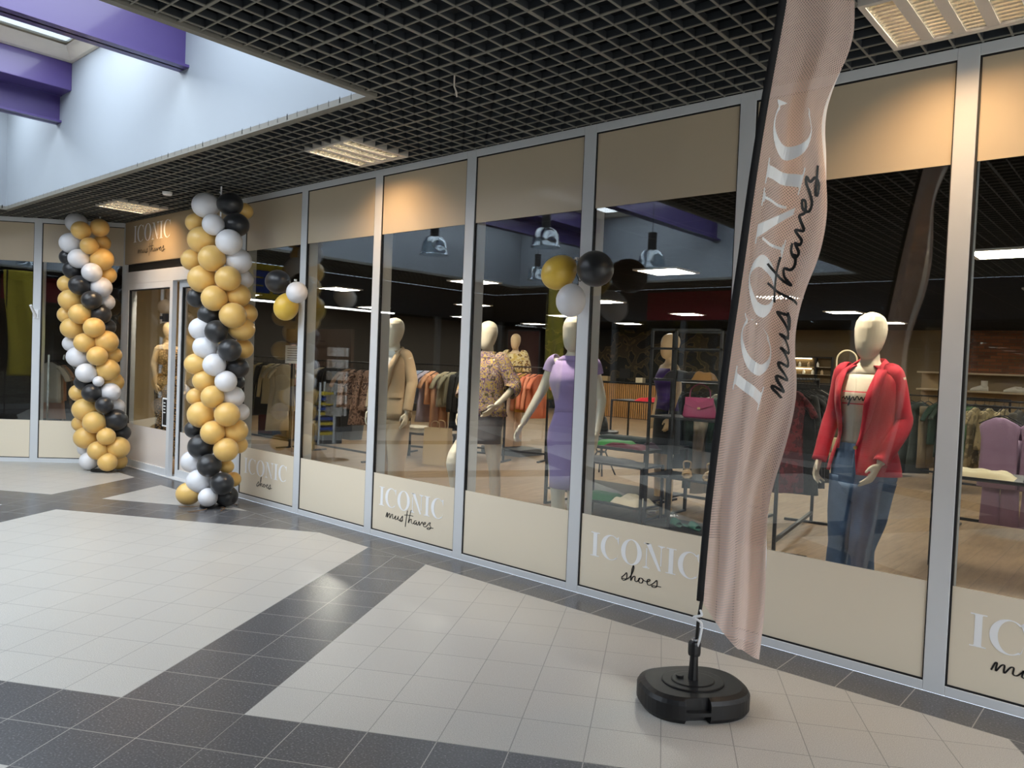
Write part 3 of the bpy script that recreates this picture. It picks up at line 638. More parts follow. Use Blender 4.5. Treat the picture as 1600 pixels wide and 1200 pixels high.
def brick():
    t = NT('brick_wallpaper'); o = t.obj(); mp = t.n('ShaderNodeMapping'); mp.inputs['Rotation'].default_value = (PI/2, 0, 0); t.l(o, mp.inputs[0])
    b = t.n('ShaderNodeTexBrick'); b.inputs['Scale'].default_value = 1; b.inputs['Brick Width'].default_value = .26; b.inputs['Row Height'].default_value = .08; b.inputs['Mortar Size'].default_value = .008
    b.inputs['Color1'].default_value = srgb(140, 84, 52); b.inputs['Color2'].default_value = srgb(96, 58, 40); b.inputs['Mortar'].default_value = srgb(90, 76, 60); t.l(mp.outputs[0], b.inputs['Vector'])
    t.l(b.outputs[0], t.b.inputs['Base Color']); t.set(t.b, Roughness=.8); return t.m
M['floral'] = floral()
for nm, a, b, m in (('wall_back', -9.3, -4.2, M['wallbeige']), ('wall_back_brick', -4.2, SX2, brick()), ('wall_back_dark', SX1, -9.3, M['floral'])):
    mb = MB(); mb.box((a, YB, 0), (b, YB + .1, ZS)); struct(mb.build(nm, m), 'back wall of the store')
mb = MB(); mb.box((SX2, .14, 0), (SX2+.1, YB, ZS)); struct(mb.build('wall_right_store', M['wallbeige']), 'right wall of the store')
mb = MB(); mb.box((SX1-.1, -2.5, 0), (SX1, YB, ZS)); mb.box((SX1, -2.57, 0), (-13.27, -2.5, ZS)); struct(mb.build('wall_left_store', M['walldark']), 'left wall of the store')
M['wallwarm'] = mat('warm_beige_wall', srgb(228, 198, 146), .7, 0, .05, 1)
mb = MB(); mb.box((-12.95, .9, 0), (-12.85, 2.55, ZS)); struct(mb.build('wall_partition', M['wallwarm']), 'warm beige partition behind the entrance')
panel_m = emis('led_panel', (1, .93, .80, 1), 32)
xs_ = [-1.3, -5.0, -8.4, -11.9, -15.4, 2.2]; ys_ = [4.3, 7.9, 11.2, 14.3]
colw = {-1.3: 'right-hand', -5.0: 'middle right', -8.4: 'middle left', -11.9: 'left-hand', -15.4: 'far left', 2.2: 'outermost right'}; roww = ['first', 'second', 'third', 'fourth']
for x in xs_:
    for j, y in enumerate(ys_):
        t = thing('ceiling_panel', 'square LED panel glowing in the black store ceiling, %s column, %s row from the window' % (colw[x], roww[j]), 'ceiling light', (x, y, ZS), 0, 'LED panels in the store ceiling')
        mb = MB(); mb.box((-.31, -.31, -.02), (.31, -.27, 0)); mb.box((-.31, .27, -.02), (.31, .31, 0)); mb.box((-.31, -.27, -.02), (-.27, .27, 0)); mb.box((.27, -.27, -.02), (.31, .27, 0)); mb.build('panel_frame', M['letter'], t)
        mb = MB(); mb.box((-.27, -.27, -.014), (.27, .27, -.004)); mb.build('diffuser', panel_m, t)

# ------------------------------------------------------------------ balloons
def balloon_mesh(n=22, m=14):
    mb = MB(); prof = []
    for i in range(m + 1):
        t = PI * i / m; z = -math.cos(t); r = math.sin(t)
        if z < 0: r *= 1 - .10 * z * z; z *= 1.10      # slightly drawn towards the knot
        prof.append((max(r, .0), z))
    prof = [(.0, -1.20), (.05, -1.20), (.035, -1.14), (.06, -1.10)] + prof[1:-1] + [(.0, 1.0)]
    return mb.lathe(prof, n=n, cap=False).mesh('balloon', True)
BM = {}
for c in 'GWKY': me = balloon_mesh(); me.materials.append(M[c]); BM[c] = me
CN = {'G': 'gold balloon', 'W': 'white balloon', 'K': 'black balloon', 'Y': 'yellow-gold balloon'}
def balloons(root, lst, axis=None, up=False):
    base = axis
    for c, x, y, z, r in lst:
        if not up: axis = (base[0] + base[2] * z, base[1])
        o = bpy.data.objects.new('balloon', BM[c]); COL.objects.link(o); o.parent = root
        z = max(z, r + .004) if not up else z
        p = Vector((x, y, z)); a = Vector((axis[0], axis[1], axis[2] if up else z))
        d = (p - a).normalized() if (p - a).length > 1e-3 else Vector((0, -1, 0))
        if not up: d = (d + Vector((0, 0, .05 * random.uniform(-1, 1)))).normalized()
        o.rotation_mode = 'QUATERNION'; o.rotation_quaternion = d.to_track_quat('Z', 'Y')
        o.location = p - root.location; k = random.uniform(1.02, 1.08) if not up else 1.12
        o.scale = (r, r, r * k); o['label'] = CN[c]
def column(lst, ax, label):
    t = thing('balloon_column', label, 'balloon column', (ax[0], ax[1], 0), 0, 'balloon columns beside the entrance')
    n = len(lst); mz = sum(b[3] for b in lst) / n; mx = sum(b[1] for b in lst) / n
    k = sum((b[3]-mz)*(b[1]-mx) for b in lst) / sum((b[3]-mz)**2 for b in lst)      # the column leans a little
    x0_ = mx - k * mz; t.location.x = x0_
    balloons(t, lst, (x0_, ax[1], k))
    MB().tube([(0, 0, .02), (k*1.6, 0, 1.6), (k*3.1, 0, 3.1), (k*3.15, 0, ZC - .01)], .008, 8).build('pole', M['letter'], t)
    MB().lathe([(0, 0), (.13, 0), (.13, .02), (.02, .03), (0, .03)]).build('base_plate', M['black'], t)
    MB().tube([(k*3.15, 0, 3.17), (k*3.15+.02, -.03, 3.2), (k*3.15+.05, -.02, 3.17), (k*3.15+.03, .01, 3.12)], .002, 5).build('tie_string', M['letter'], t)
    return t
cl = column(BAL_LEFT, (-10.33, -.42), 'spiral balloon column of gold, white and black standing left of the entrance')
cr = column(BAL_RIGHT, (-7.42, -.46), 'spiral balloon column of gold, white and black standing right of the entrance')
mb = MB()
for a in range(5):
    q = a * 1.3; mb.tube(spline([(.1*math.cos(q), .1*math.sin(q), .004), (.2*math.cos(q+.4), .2*math.sin(q+.4)-.05, .015), (.26*math.cos(q), .3*math.sin(q)-.06, .004)], 4), .004, 5)
mb.build('twine', mat('brown_twine', srgb(120, 90, 60), .9), cr)
def cluster(lst, knot, label):
    t = thing('balloon_cluster', label, 'balloons', knot, 0, 'balloon trios tied to the mullions')
    balloons(t, lst, knot, True)
    MB().tube(spline([(0, .0, 0), (.0, -.03, -.04), (.03, -.03, -.12), (.06, -.03, -.16), (.07, -.02, -.10)], 5), .003, 5).build('ribbon', M['ink'], t)
    MB().obox((0, -.0, 0), (.02, .02, .02)).build('tie', M['letter'], t)
cluster(CL1, (X0 + .02, -.09, 2.32), 'gold, white and black balloon trio tied to the mullion right of the right balloon column')
cluster(CL2, (X0 + 3 * W + .0, -.10, 2.33), 'gold, black and white balloon trio tied high on the mullion left of the flag')
def fixn(me):
    bm = bmesh.new(); bm.from_mesh(me); bmesh.ops.recalc_face_normals(bm, faces=bm.faces); bm.to_mesh(me); bm.free()
# ------------------------------------------------------------------ beach flag
fb = V(*FLAG_BASE); fa = V(*FLAG_A); fh = V(*FLAG_H)
def F3(a, h, z): p = fb + fa * a + fh * h; return Vector((p.x, p.y, z))
def ext(L, dz=.04):
    (a0, h0, z0), (a1, h1, z1) = L[-2], L[-1]; k = dz / (z1 - z0); return L + [(a1 + (a1-a0)*k, h1 + (h1-h0)*k, z1 + dz)]
FL, FR = ext(FLAG_L), ext(FLAG_R, .01)
def along(L, z):
    return [interp([(p[2], p[0]) for p in L], z), interp([(p[2], p[1]) for p in L], z)]
ZL0, ZL1, ZR0, ZR1 = FL[0][2], FL[-1][2], FR[0][2], FR[-1][2]
def smoothL(L, z, wdw=.05):
    acc = [0, 0]
    for k in (-2, -1, 0, 1, 2):
        q = along(L, z + k * wdw / 2); acc[0] += q[0] / 5; acc[1] += q[1] / 5
    return acc
def S_(u, t, off=0.0):
    zl = ZL0 + (ZL1 - ZL0) * u; zr = ZR0 + (ZR1 - ZR0) * u
    a0, h0 = smoothL(FL, zl, .10); a1, h1 = smoothL(FR, zr, .06)
    a = a0 + (a1 - a0) * t; h = h0 + (h1 - h0) * t; z = zl + (zr - zl) * t
    amp = .028 * min(1, t * 2.2)
    rip = amp * math.sin(2*PI*(1.35*t + .9*u + .1)) + .016 * min(1, t*3) * math.sin(2*PI*(3.1*t - 1.3*u)) * (1.2 - u)
    sag = -.05 * (1 - u) ** 2 * math.sin(PI * t) 
    return F3(a + .006 * math.sin(9*t + 11*u) * t * (1-t), h + rip - off, z + sag)
def flag_mat():
    t = NT('perforated_flag_fabric'); uvn = t.n('ShaderNodeUVMap'); s = t.n('ShaderNodeSeparateXYZ'); t.l(uvn.outputs[0], s.inputs[0])
    P_ = .0125
    def cell(ox):
        a = t.math('SUBTRACT', t.math('FRACT', t.math('ADD', t.math('DIVIDE', s.outputs[0], P_), ox)), .5)
        b = t.math('SUBTRACT', t.math('FRACT', t.math('ADD', t.math('DIVIDE', s.outputs[1], P_), ox)), .5)
        return t.math('ADD', t.math('MULTIPLY', a, a), t.math('MULTIPLY', b, b))
    d = t.math('MINIMUM', cell(0.0), cell(.5)); hole = t.math('LESS_THAN', d, .022)
    t.set(t.b, Roughness=.8); t.b.inputs['Base Color'].default_value = srgb(242, 218, 208)
    tl = t.n('ShaderNodeBsdfTranslucent'); tl.inputs[0].default_value = srgb(244, 222, 212)
    m1 = t.n('ShaderNodeMixShader'); m1.inputs[0].default_value = .42; t.l(t.b.outputs[0], m1.inputs[1]); t.l(tl.outputs[0], m1.inputs[2])
    tr = t.n('ShaderNodeBsdfTransparent'); m2 = t.n('ShaderNodeMixShader'); t.l(t.math('MULTIPLY', hole, .9), m2.inputs[0]); t.l(m1.outputs[0], m2.inputs[1]); t.l(tr.outputs[0], m2.inputs[2])
    t.l(m2.outputs[0], t.out.inputs[0]); return t.m
fl = thing('beach_flag', 'tall pink feather flag with white lettering on a black pole and black plastic base', 'flag', (fb.x, fb.y, 0))
loc = lambda p: Vector(p) - Vector((fb.x, fb.y, 0))
HH = ZL1 - ZL0
mb = MB().grid(lambda u, t: loc(S_(u, t)), 150, 44, lambda u, t: (t * .36, u * HH))
fab = mb.build('fabric', flag_mat(), fl, smooth=True)
def hem(u, v):
    z = ZL0 + HH*u; w_ = .030*math.exp(-((z-2.72)/.22)**2) + .016*math.exp(-((z-.98)/.16)**2)
    p = loc(S_(u, 1)); return p + Vector((fa.x, fa.y, 0)) * w_ * v + Vector((fh.x, fh.y, 0)) * (.006 + .03*v)
MB().grid(hem, 120, 3).build('turned_hem', mat('white_fabric_back', srgb(232, 232, 236), .8), fab, smooth=True)
ribs = [loc(S_(u / 60, 0)) for u in range(61)]
lower = [Vector((0, 0, .10)), Vector((0, 0, .5)) * .9 + Vector((0, 0, 0))]
mb = MB(); pts = [Vector((0, 0, .12)), Vector((ribs[0].x*.5, ribs[0].y*.5, .40)), ribs[0]] + ribs[1:]
mb.tube(pts, .0085, 10); mb.build('pole', M['ink'], fl, smooth=True)
mb = MB().loft([[p - Vector((fa.x, fa.y, 0)) * (.008 + .017*math.cos(q)) + Vector((fh.x, fh.y, 0)) * .014*math.sin(q) for q in (2*PI*k/12 for k in range(12))] for p in ribs])
mb.build('sleeve', mat('black_sleeve_fabric', (.007, .007, .009, 1), .8), fl, smooth=True)
z_at = lambda yy: yy
uI, uC = (1.545 - ZL0) / HH, (2.80 - ZL0) / HH
def flag_word(x, y):
    u = uI + (uC - uI) * x / ICOW; zl = ZL0 + HH*u; wd_ = max(.2, math.hypot(along(FR, zl)[0] - along(FL, zl)[0], 0)); return loc(S_(u, (.022 + .03*u + (1 - y) * .145) / wd_, .003))
put_word(flag_word, M['letter'], fab)
def flag_script(x, y):
    u = uI + .035 + (uC - .12 - uI) * x / 1.33; zl = ZL0 + HH*u; wd_ = max(.2, abs(along(FR, zl)[0] - along(FL, zl)[0])); return loc(S_(u, min(.97, (.245 - y) / wd_), .004))
put(word_script(MUST, .013, .208, .044), flag_script, 'tagline', M['ink'], fab)
mb = MB().tube(spline([(ribs[0].x*.75, ribs[0].y*.75, .46), (ribs[0].x*.7+.02, ribs[0].y*.7-.02, .44), (ribs[0].x*.7-.02, ribs[0].y*.7-.02, .42), (ribs[0].x*.7+.02, ribs[0].y*.7-.015, .40), (ribs[0].x*.7+.018, ribs[0].y*.7-.02, .33), (ribs[0].x*.7+.005, ribs[0].y*.7-.02, .28)], 6), .006, 6)
mb.build('tie_cord', M['letter'], fl)
MB().lathe([(0, .12), (.024, .12), (.019, .235), (.028, .238), (.030, .25), (.030, .295), (.026, .305), (.012, .31), (0, .31)], n=12).build('clamp_collar', M['ink'], fl, bevel=.001)
MB().lathe([(.0, .305), (.016, .305), (.016, .318), (0, .318)], n=16).build('clamp_ring', M['chrome'], fl)
def sqr(a, b, z, n=48, sq=2.6, rz=0): return ell((0, 0, z), a, b, n, rz, sq)
brz = math.atan2(FLAG_A[1], FLAG_A[0]) + .18
mb = MB(); A_, B_ = .258, .215
mb.loft([sqr(A_-.012, B_-.012, 0.0, rz=brz), sqr(A_, B_, .02, rz=brz), sqr(A_, B_, .085, rz=brz), sqr(A_-.01, B_-.01, .102, rz=brz), sqr(A_-.035, B_-.035, .112, rz=brz)])
body = mb.build('weighted_base', M['black'], fl); fixn(body.data)
# hand-hold recesses cut into the two long sides, underside arch below them
cut = MB()
for sgn in (-1, 1):
    for (z0, z1, dp) in ((.055, .12, .035), (-.02, .038, .05)):
        c = Matrix.Rotation(brz, 4, 'Z') @ Matrix.Translation((.06 * -sgn * -1 if sgn < 0 else -.06, sgn * (B_ - dp / 2 + .02), (z0+z1)/2))
        cut.obox(None, (.115, dp + .04, z1 - z0), M=c)
co = cut.build('cutter', M['black']); co.parent = fl; fixn(co.data)
bpy.context.view_layer.update()
md = body.modifiers.new('b', 'BOOLEAN'); md.operation = 'DIFFERENCE'; md.object = co; md.solver = 'EXACT'
bpy.context.view_layer.update()
me = bpy.data.meshes.new_from_object(body.evaluated_get(bpy.context.evaluated_depsgraph_get()))
body.modifiers.clear(); body.data = me; bpy.data.objects.remove(co)
mb = MB()
for r, z in ((.150, .1165), (.105, .121)):
    mb.loft([sqr(r, r*.86, .108, 40, 2.0, brz), sqr(r, r*.86, z, 40, 2.0, brz), sqr(r-.006, r*.86-.006, z+.002, 40, 2.0, brz)])
mb.build('base_lid', M['black'], fl, bevel=0)
c = Matrix.Rotation(brz, 4, 'Z') @ Vector((-.055, .03, .125)); MB().lathe([(0, 0), (.018, 0), (.018, .008), (0, .008)], tuple(c), 16).build('filler_cap', M['ink'], fl)

# ------------------------------------------------------------------ mannequins
TOR = [(.90,.150,.100,.0),(.98,.172,.112,.005),(1.05,.170,.112,.005),(1.14,.140,.098,0),(1.23,.118,.086,0),(1.32,.130,.094,-.005),(1.41,.146,.108,-.018),(1.46,.152,.112,-.02),(1.52,.156,.098,-.008),(1.57,.165,.082,.004),(1.61,.135,.066,.008)]
def tor(z): return [interp([(r[0], r[i]) for r in TOR], z) for i in (1, 2, 3)]
def limb(mb, pts, rad, n=14, m=5):
    P = spline(pts, m); T = [i / (len(P)-1) * (len(rad)-1) for i in range(len(P))]
    rr = [rad[min(int(t), len(rad)-2)] + (rad[min(int(t), len(rad)-2)+1] - rad[min(int(t), len(rad)-2)]) * (t - min(int(t), len(rad)-2)) for t in T]
    mb.tube(P, rr, n)
def hand(mb, w_, d, side, palm):
    """w_ wrist, d finger direction, side = towards the thumb, palm = direction the palm faces"""
    d, side, palm = (Vector(q).normalized() for q in (d, side, palm)); w_ = Vector(w_)
    rings = []
    for s, hw, ht in ((-.01,.020,.017),(.02,.026,.015),(.055,.036,.013),(.085,.037,.0115),(.097,.032,.009)):
        c = w_ + d * s; rings.append([c + side * hw * math.cos(q) + palm * ht * math.sin(q) for q in (2*PI*k/12 for k in range(12))])
    mb.loft(rings)
    for k, (o, L) in enumerate(((.027,.074),(.009,.084),(-.010,.078),(-.027,.060))):
        b = w_ + d * .085 + side * o; sp = side * (o * .25)
        p1 = b + d * L * .42 + sp * .4 + palm * .006; p2 = p1 + d * L * .33 + palm * (.012 + .004 * k); p3 = p2 + d * L * .25 + palm * (.018 + .004*k)
        mb.tube(spline([b - d * .02, b, p1, p2, p3], 3), [.0088]*7 + [.0078]*3 + [.0072, .0068, .0045], 8)
    b = w_ + d * .025 + side * .022
    mb.tube(spline([b - side * .01, b + side * .018 + d * .022 + palm * .01, b + side * .026 + d * .052 + palm * .02, b + side * .024 + d * .075 + palm * .026], 4), [.012]*4 + [.011]*4 + [.009]*4 + [.006], 8)
ARM_L = [(.170,.0,1.57), (.215,.02,1.36), (.225,-.01,1.27), (.225,-.06,1.06)]
def mir(P): return [(-x, y, z) for x, y, z in P]
POSES = {
 'stand': dict(al=ARM_L, ar=mir(ARM_L), ll=[(.085,0,.95),(.10,-.02,.56),(.10,.02,.10)], lr=[(-.085,0,.95),(-.10,-.03,.56),(-.12,-.02,.10)]),
 'open': dict(al=[(.170,0,1.57),(.225,.03,1.36),(.245,.02,1.28),(.262,-.07,1.07)], ar=[(-.170,0,1.57),(-.235,-.03,1.38),(-.265,-.06,1.30),(-.33,-.16,1.10)], ll=[(.085,0,.95),(.08,-.03,.56),(.05,.02,.10)], lr=[(-.085,0,.95),(-.085,.0,.56),(-.08,.03,.10)]),
 'lean': dict(al=[(.162,0,1.57),(.190,.03,1.38),(.200,.02,1.29),(.150,-.13,1.08)], ar=[(-.162,0,1.57),(-.195,.02,1.37),(-.225,.01,1.27),(-.245,-.05,1.07)], ll=[(.080,0,.95),(.035,-.05,.56),(.005,.02,.10)], lr=[(-.085,0,.95),(-.10,-.02,.56),(-.125,.0,.10)]),
 'step': dict(al=[(.170,0,1.57),(.25,.03,1.40),(.28,.02,1.33),(.22,-.20,1.17)], ar=[(-.170,0,1.57),(-.225,.02,1.36),(-.24,.0,1.27),(-.22,-.10,1.08)], ll=[(.085,0,.95),(.10,.04,.56),(.10,.10,.10)], lr=[(-.085,-.02,.95),(-.12,-.36,.66),(-.10,-.27,.14)]),
}
def body_mesh(pose, head_n=24):
    p = POSES[pose]; mb = MB()
    mb.loft([ell((0, cy, z), rx, ry, 28, 0, 2.2) for z, rx, ry, cy in [(.84,.07,.06,.0),(.87,.12,.085,0)] + TOR + [(1.635,.075,.055,.01),(1.66,.054,.052,.012),(1.71,.049,.05,.008),(1.75,.047,.05,0)]])
    for s in (-1, 1): mb.loft([ell((s*.062, -.066, z), r, r, 12) for z, r in ((1.37,.02),(1.39,.042),(1.425,.053),(1.46,.046),(1.49,.02))])
    # abstract egg head
    mb.loft([ell((0, cy, z), rx, ry, head_n, 0, 2.1) for z, rx, ry, cy in ((1.672,.012,.015,-.045),(1.68,.034,.036,-.04),(1.70,.052,.060,-.03),(1.73,.066,.082,-.018),(1.77,.076,.096,-.008),(1.81,.083,.103,0),(1.85,.085,.106,.004),(1.89,.079,.100,.006),(1.92,.063,.082,.008),(1.938,.042,.055,.008),(1.947,.018,.022,.008),(1.95,.003,.004,.008))])
    for P, s in ((p['al'], 1), (p['ar'], -1)):
        P = [Vector(q) for q in P]
        mb.loft([ell((P[0].x - s*.02, P[0].y, z), r, r, 14) for z, r in ((1.50,.02),(1.53,.042),(1.565,.052),(1.60,.042),(1.615,.015))])
        limb(mb, P, [.048, .040, .036, .024]); d = (P[3] - P[2]).normalized()
        fwd = Vector((0, -1, 0)) - d * Vector((0, -1, 0)).dot(d)
        hand(mb, P[3], d, fwd, Vector((-s, 0, 0)))
    for P, s in ((p['ll'], 1), (p['lr'], -1)):
        P = [Vector(q) for q in P]
        mid1 = P[0].lerp(P[1], .5); mid2 = P[1].lerp(P[2], .35) + Vector((0, .012, 0))
        limb(mb, [P[0] + Vector((0, 0, .03)), mid1, P[1], mid2, P[2]], [.095, .083, .055, .056, .034], 16)
        a = P[2]; mb.tube(spline([a + Vector((0, .025, -.02)), a + Vector((0, 0, -.055)), a + Vector((s*.01, -.07, -.065)), a + Vector((s*.015, -.14, -.078))], 3), [.030, .033, .034, .034, .034, .034, .032, .030, .026, .018], 10, flat=.8)
    me = mb.mesh('tmp'); bm = bmesh.new(); bm.from_mesh(me); bmesh.ops.recalc_face_normals(bm, faces=bm.faces); bm.to_mesh(me); bm.free()
    o = bpy.data.objects.new('tmp', me); COL.objects.link(o)
    md = o.modifiers.new('r', 'REMESH'); md.mode = 'VOXEL'; md.voxel_size = .0058; md.use_smooth_shade = True
    md = o.modifiers.new('s', 'SMOOTH'); md.iterations = 3; md.factor = .5
    bpy.context.view_layer.update()
    r = bpy.data.meshes.new_from_object(o.evaluated_get(bpy.context.evaluated_depsgraph_get())); r.name = 'body_' + pose
    bpy.data.objects.remove(o); return r
BODY = {k: body_mesh(k) for k in POSES}
def wr(p, a=.006, sc=6, seed=0):   # cloth wrinkle
    n = noise.noise_vector(Vector((p[0]*sc, p[1]*sc, p[2]*sc*.55 + seed))); return (p[0] + n.x*a, p[1] + n.y*a, p[2] + n.z*a*.4)
def shell(zs, grow, a0=0, a1=360, n=44, seed=0, wrink=.006, dx=0):
    """torso-following cloth open between the angles (0 = +x, 270 = front)"""
    mb = MB(); rings = []; fa0 = a0 if callable(a0) else (lambda z, v=a0: v); fa1 = a1 if callable(a1) else (lambda z, v=a1: v); closed = not callable(a0) and (a1 - a0) >= 360
    for z, g in zs:
        a0, a1 = fa0(z), fa1(z)
        rx, ry, cy = tor(z); gx, gy = (g, g) if not isinstance(g, tuple) else g
        cnt = n if closed else n + 1
        ring = []
        for k in range(cnt):
            q = math.radians(a0 + (a1 - a0) * k / n); ring.append(wr((dx + (rx+gx)*math.cos(q), cy + (ry+gy)*math.sin(q), z), wrink, 6, seed))
        rings.append(ring)
    return mb.loft(rings, False, closed)
def zseq(a, b, n, ga, gb=None):
    gb = ga if gb is None else gb; return [(a + (b-a)*i/n, ga + (gb-ga)*i/n) for i in range(n+1)]
def sleeve(P, rad, seed=0, m=8):
    mb = MB(); P_ = spline(P, m); n = len(P_); rr = [rad[0] + (rad[1]-rad[0]) * i/(n-1) for i in range(n)]
    mb.tube(P_, rr, 18, cap=False); mb.v = [wr(v, .007, 9, seed) for v in mb.v]; return mb
def trousers(p, rt, rm, rb, z_end, flare_from=.0):
    mb = MB()
    mb.loft([[wr(q, .003, 7, 3) for q in ell((0, tor(z)[2], z), tor(z)[0] + .012, tor(z)[1] + .014, 28, 0, 2.3)] for z in (1.17, 1.12, 1.05, .98, .92)], False)
    mb.loft([ell((0, 0, z), a, b, 28) for z, a, b in ((.94,.178,.125),(.90,.165,.115),(.84,.12,.09),(.80,.05,.05))], False)
    for P in (p['ll'], p['lr']):
        P = [Vector(q) for q in P]; a = P[2].copy(); a.z = z_end; a = P[1] + (P[2]-P[1]) * ((P[1].z - z_end) / max(.01, P[1].z - P[2].z))
        pts = spline([P[0] + Vector((0, 0, .02)), P[0].lerp(P[1], .5), P[1], P[1].lerp(a, .5), a], 7); n = len(pts)
        rr = [interp([(0, rt + .010), (.25, max(rm + .016, rt - .004)), (.5, rm), (1, rb)], i/(n-1)) for i in range(n)]
        k = len(mb.v); mb.tube(pts, rr, 20, cap=False); mb.v[k:] = [wr(v, .010, 7, 5) for v in mb.v[k:]]
    return mb
def stand(t, pose, r=.16):
    MB().lathe([(0, -.028), (r, -.028), (r, -.016), (0, -.014)]).build('base_plate', M['chrome'], t)
def man(label, loc, rz, pose, skin='mannequin', name='mannequin', group=None, base=True):
    t = thing(name, label, 'mannequin', (loc[0], loc[1], (loc[2] if len(loc) > 2 else 0) + .032), rz, group)
    o = bpy.data.objects.new('body', BODY[pose].copy()); COL.objects.link(o); o.parent = t; o.data.materials.clear(); o.data.materials.append(M[skin])
    if base: stand(t, pose)
    return t, POSES[pose]
R_ = math.radians
# ---- red blazer
M['redcloth'] = cloth('raspberry_blazer_cloth', srgb(206, 44, 66)); M['tee'] = cloth('cream_jersey', srgb(226, 216, 198), 220, .15)
t, p = man('mannequin in an open red blazer, cream printed T-shirt and blue jeans right of the flag', (-1.38, .42), R_(-8), 'lean')
shell(zseq(1.12, 1.60, 12, .008, .006), 0, n=40).build('t_shirt', M['tee'], t, smooth=True, solid=.003) if False else None
def shirt(zs, m, name, seed=0, **k): 
    return shell(zs, 0, seed=seed, **k).build(name, m, t, smooth=True, solid=.003)
shirt(zseq(1.165, 1.58, 14, .010, .008), M['tee'], 't_shirt')
mb = MB(); mb.loft([ell((0, .006, z), a, b, 28) for z, a, b in ((1.58, .158, .085), (1.605, .11, .072), (1.625, .082, .066))], False); mb.build('tee_collar', M['tee'], t, smooth=True, solid=.003)
sh = []   # chest print
def chest(x, z, off=.022):
    rx, ry, cy = tor(z); q = math.asin(max(-1, min(1, x / (rx + off)))); return ((rx+off)*math.sin(q), cy - (ry+off)*math.cos(q), z)
for z in (1.475, 1.405): put([((a/10-.1)*1.0, 0) and (((-.09+.18*a/10), z), ((-.09+.18*(a+1)/10), z), ((-.09+.18*(a+1)/10), z+.006), ((-.09+.18*a/10), z+.006)) for a in range(10)], lambda x, y: chest(x, y), 'print_stripe', M['redcloth'], t)
put(word_script([[(0,.3),(.3,.6),(.5,.2),(.8,.7),(1.0,.1),(1.3,.8),(1.2,-.5),(.9,-.8),(1.4,.1),(1.8,.7),(2.0,.1),(2.4,.8),(2.7,.2),(3.0,.7),(3.2,.1),(3.6,.9),(3.8,.2),(4.4,.5)]], .14), lambda x, y: chest(-.085 + x*.04, 1.425 + y*.035, .024), 'print_script', M['ink'], t)
jz = [(1.03, .036), (1.10, .036), (1.16, .034), (1.23, .032), (1.32, .028), (1.41, .024), (1.48, .024), (1.54, .025), (1.58, .025), (1.605, .020), (1.616, .006)]
shell([(1.00, .040), (1.02, .036)] + jz, 0, lambda z: interp([(1.0, 277), (1.16, 272), (1.40, 292), (1.6, 308)], z), lambda z: 360 + interp([(1.0, 222), (1.2, 226), (1.6, 236)], z), 60, seed=2).build('blazer', M['redcloth'], t, smooth=True, solid=.006)
mb = MB(); mb.loft([[ (x, y, z) for x, y, z in ell((0, .008, zz), a, b, 32)][:] for zz, a, b in ((1.59, .172, .092), (1.62, .125, .080), (1.632, .085, .068))], False)
mb.f = [f for f in mb.f if sum(mb.v[i][1] for i in f) / 4 > -.05 or abs(sum(mb.v[i][0] for i in f) / 4) > .09]
mb.build('shoulder_yoke', M['redcloth'], t, smooth=True, solid=.006)
def lapel(t, s, m, x_top=.075, x_bot=.045, z0=1.16, z1=1.66, wd_=.06, off=.040):
    mb = MB(); A, B = [], []
    for i in range(15):
        u = i / 14; z = z0 + (min(z1, 1.60) - z0) * u; x = x_bot + (x_top - x_bot) * u; w_ = wd_ * (.12 + .88 * math.sin(PI * min(1, .03 + u * .66)))
        A.append(chest(s * x, z, off)); B.append(chest(s * (x + w_), z, off + .004))
    A.append((s*.078, -.02, 1.645)); B.append((s*.112, -.015, 1.625)); A.append((s*.070, .05, 1.675)); B.append((s*.105, .055, 1.635)); A.append((0, .078, 1.68)); B.append((0, .10, 1.635))
    mb.loft([A, B] if s > 0 else [B, A], False, False); return mb.build('lapel', m, t, smooth=True, solid=.007)
lapel(t, 1, M['redcloth'], .085, .010); lapel(t, -1, M['redcloth'], .088, .100, 1.14, wd_=.04)
for s, P in ((1, p['al']), (-1, p['ar'])):
    P = [Vector(q) for q in P]; P[0] = P[0] + Vector((-s*.012, 0, .0)); P[3] = P[2].lerp(P[3], 1.12 if s < 0 else 1.0)
    sleeve([P[0] + Vector((-s*.03, 0, .022)), P[0]] + P[1:], (.060, .041), 3 + s).build('sleeve', M['redcloth'], t, smooth=True, solid=.005)
mb = MB(); mb.loft([[chest(.085 + .075*i/6, z, .048) for i in range(7)] for z in (1.115, 1.155)], False, False); mb.build('pocket_flap', M['redcloth'], t, solid=.005)
mb = MB(); mb.loft([[chest(.06 + .07*i/6, z + .003*i, .034) for i in range(7)] for z in (1.445, 1.46)], False, False); mb.build('breast_pocket', M['redcloth'], t, solid=.004)
c = chest(.012, 1.155, .05); MB().lathe([(0, -.004), (.011, -.004), (.011, .004), (0, .005)], (0, 0, 0), 14).build('button', mat('brass', srgb(200, 160, 90), .3, .9), t).matrix_basis = Matrix.Translation(c) @ Matrix.Rotation(PI/2, 4, 'X')
trousers(p, .100, .070, .105, .06).build('jeans', M['denim'], t, smooth=True, solid=.004)
mb = MB(); mb.loft([ell((0, tor(z)[2], z), tor(z)[0] + .017, tor(z)[1] + .019, 32, 0, 2.3) for z in (1.135, 1.175)], False); mb.build('waistband', M['denim'], t, solid=.005)
mb = MB(); mb.tube([chest(-.0, 1.13, .026), chest(.0, 1.05, .030), chest(.004, .98, .034)], .004, 6); mb.build('fly_seam', M['denim'], t)
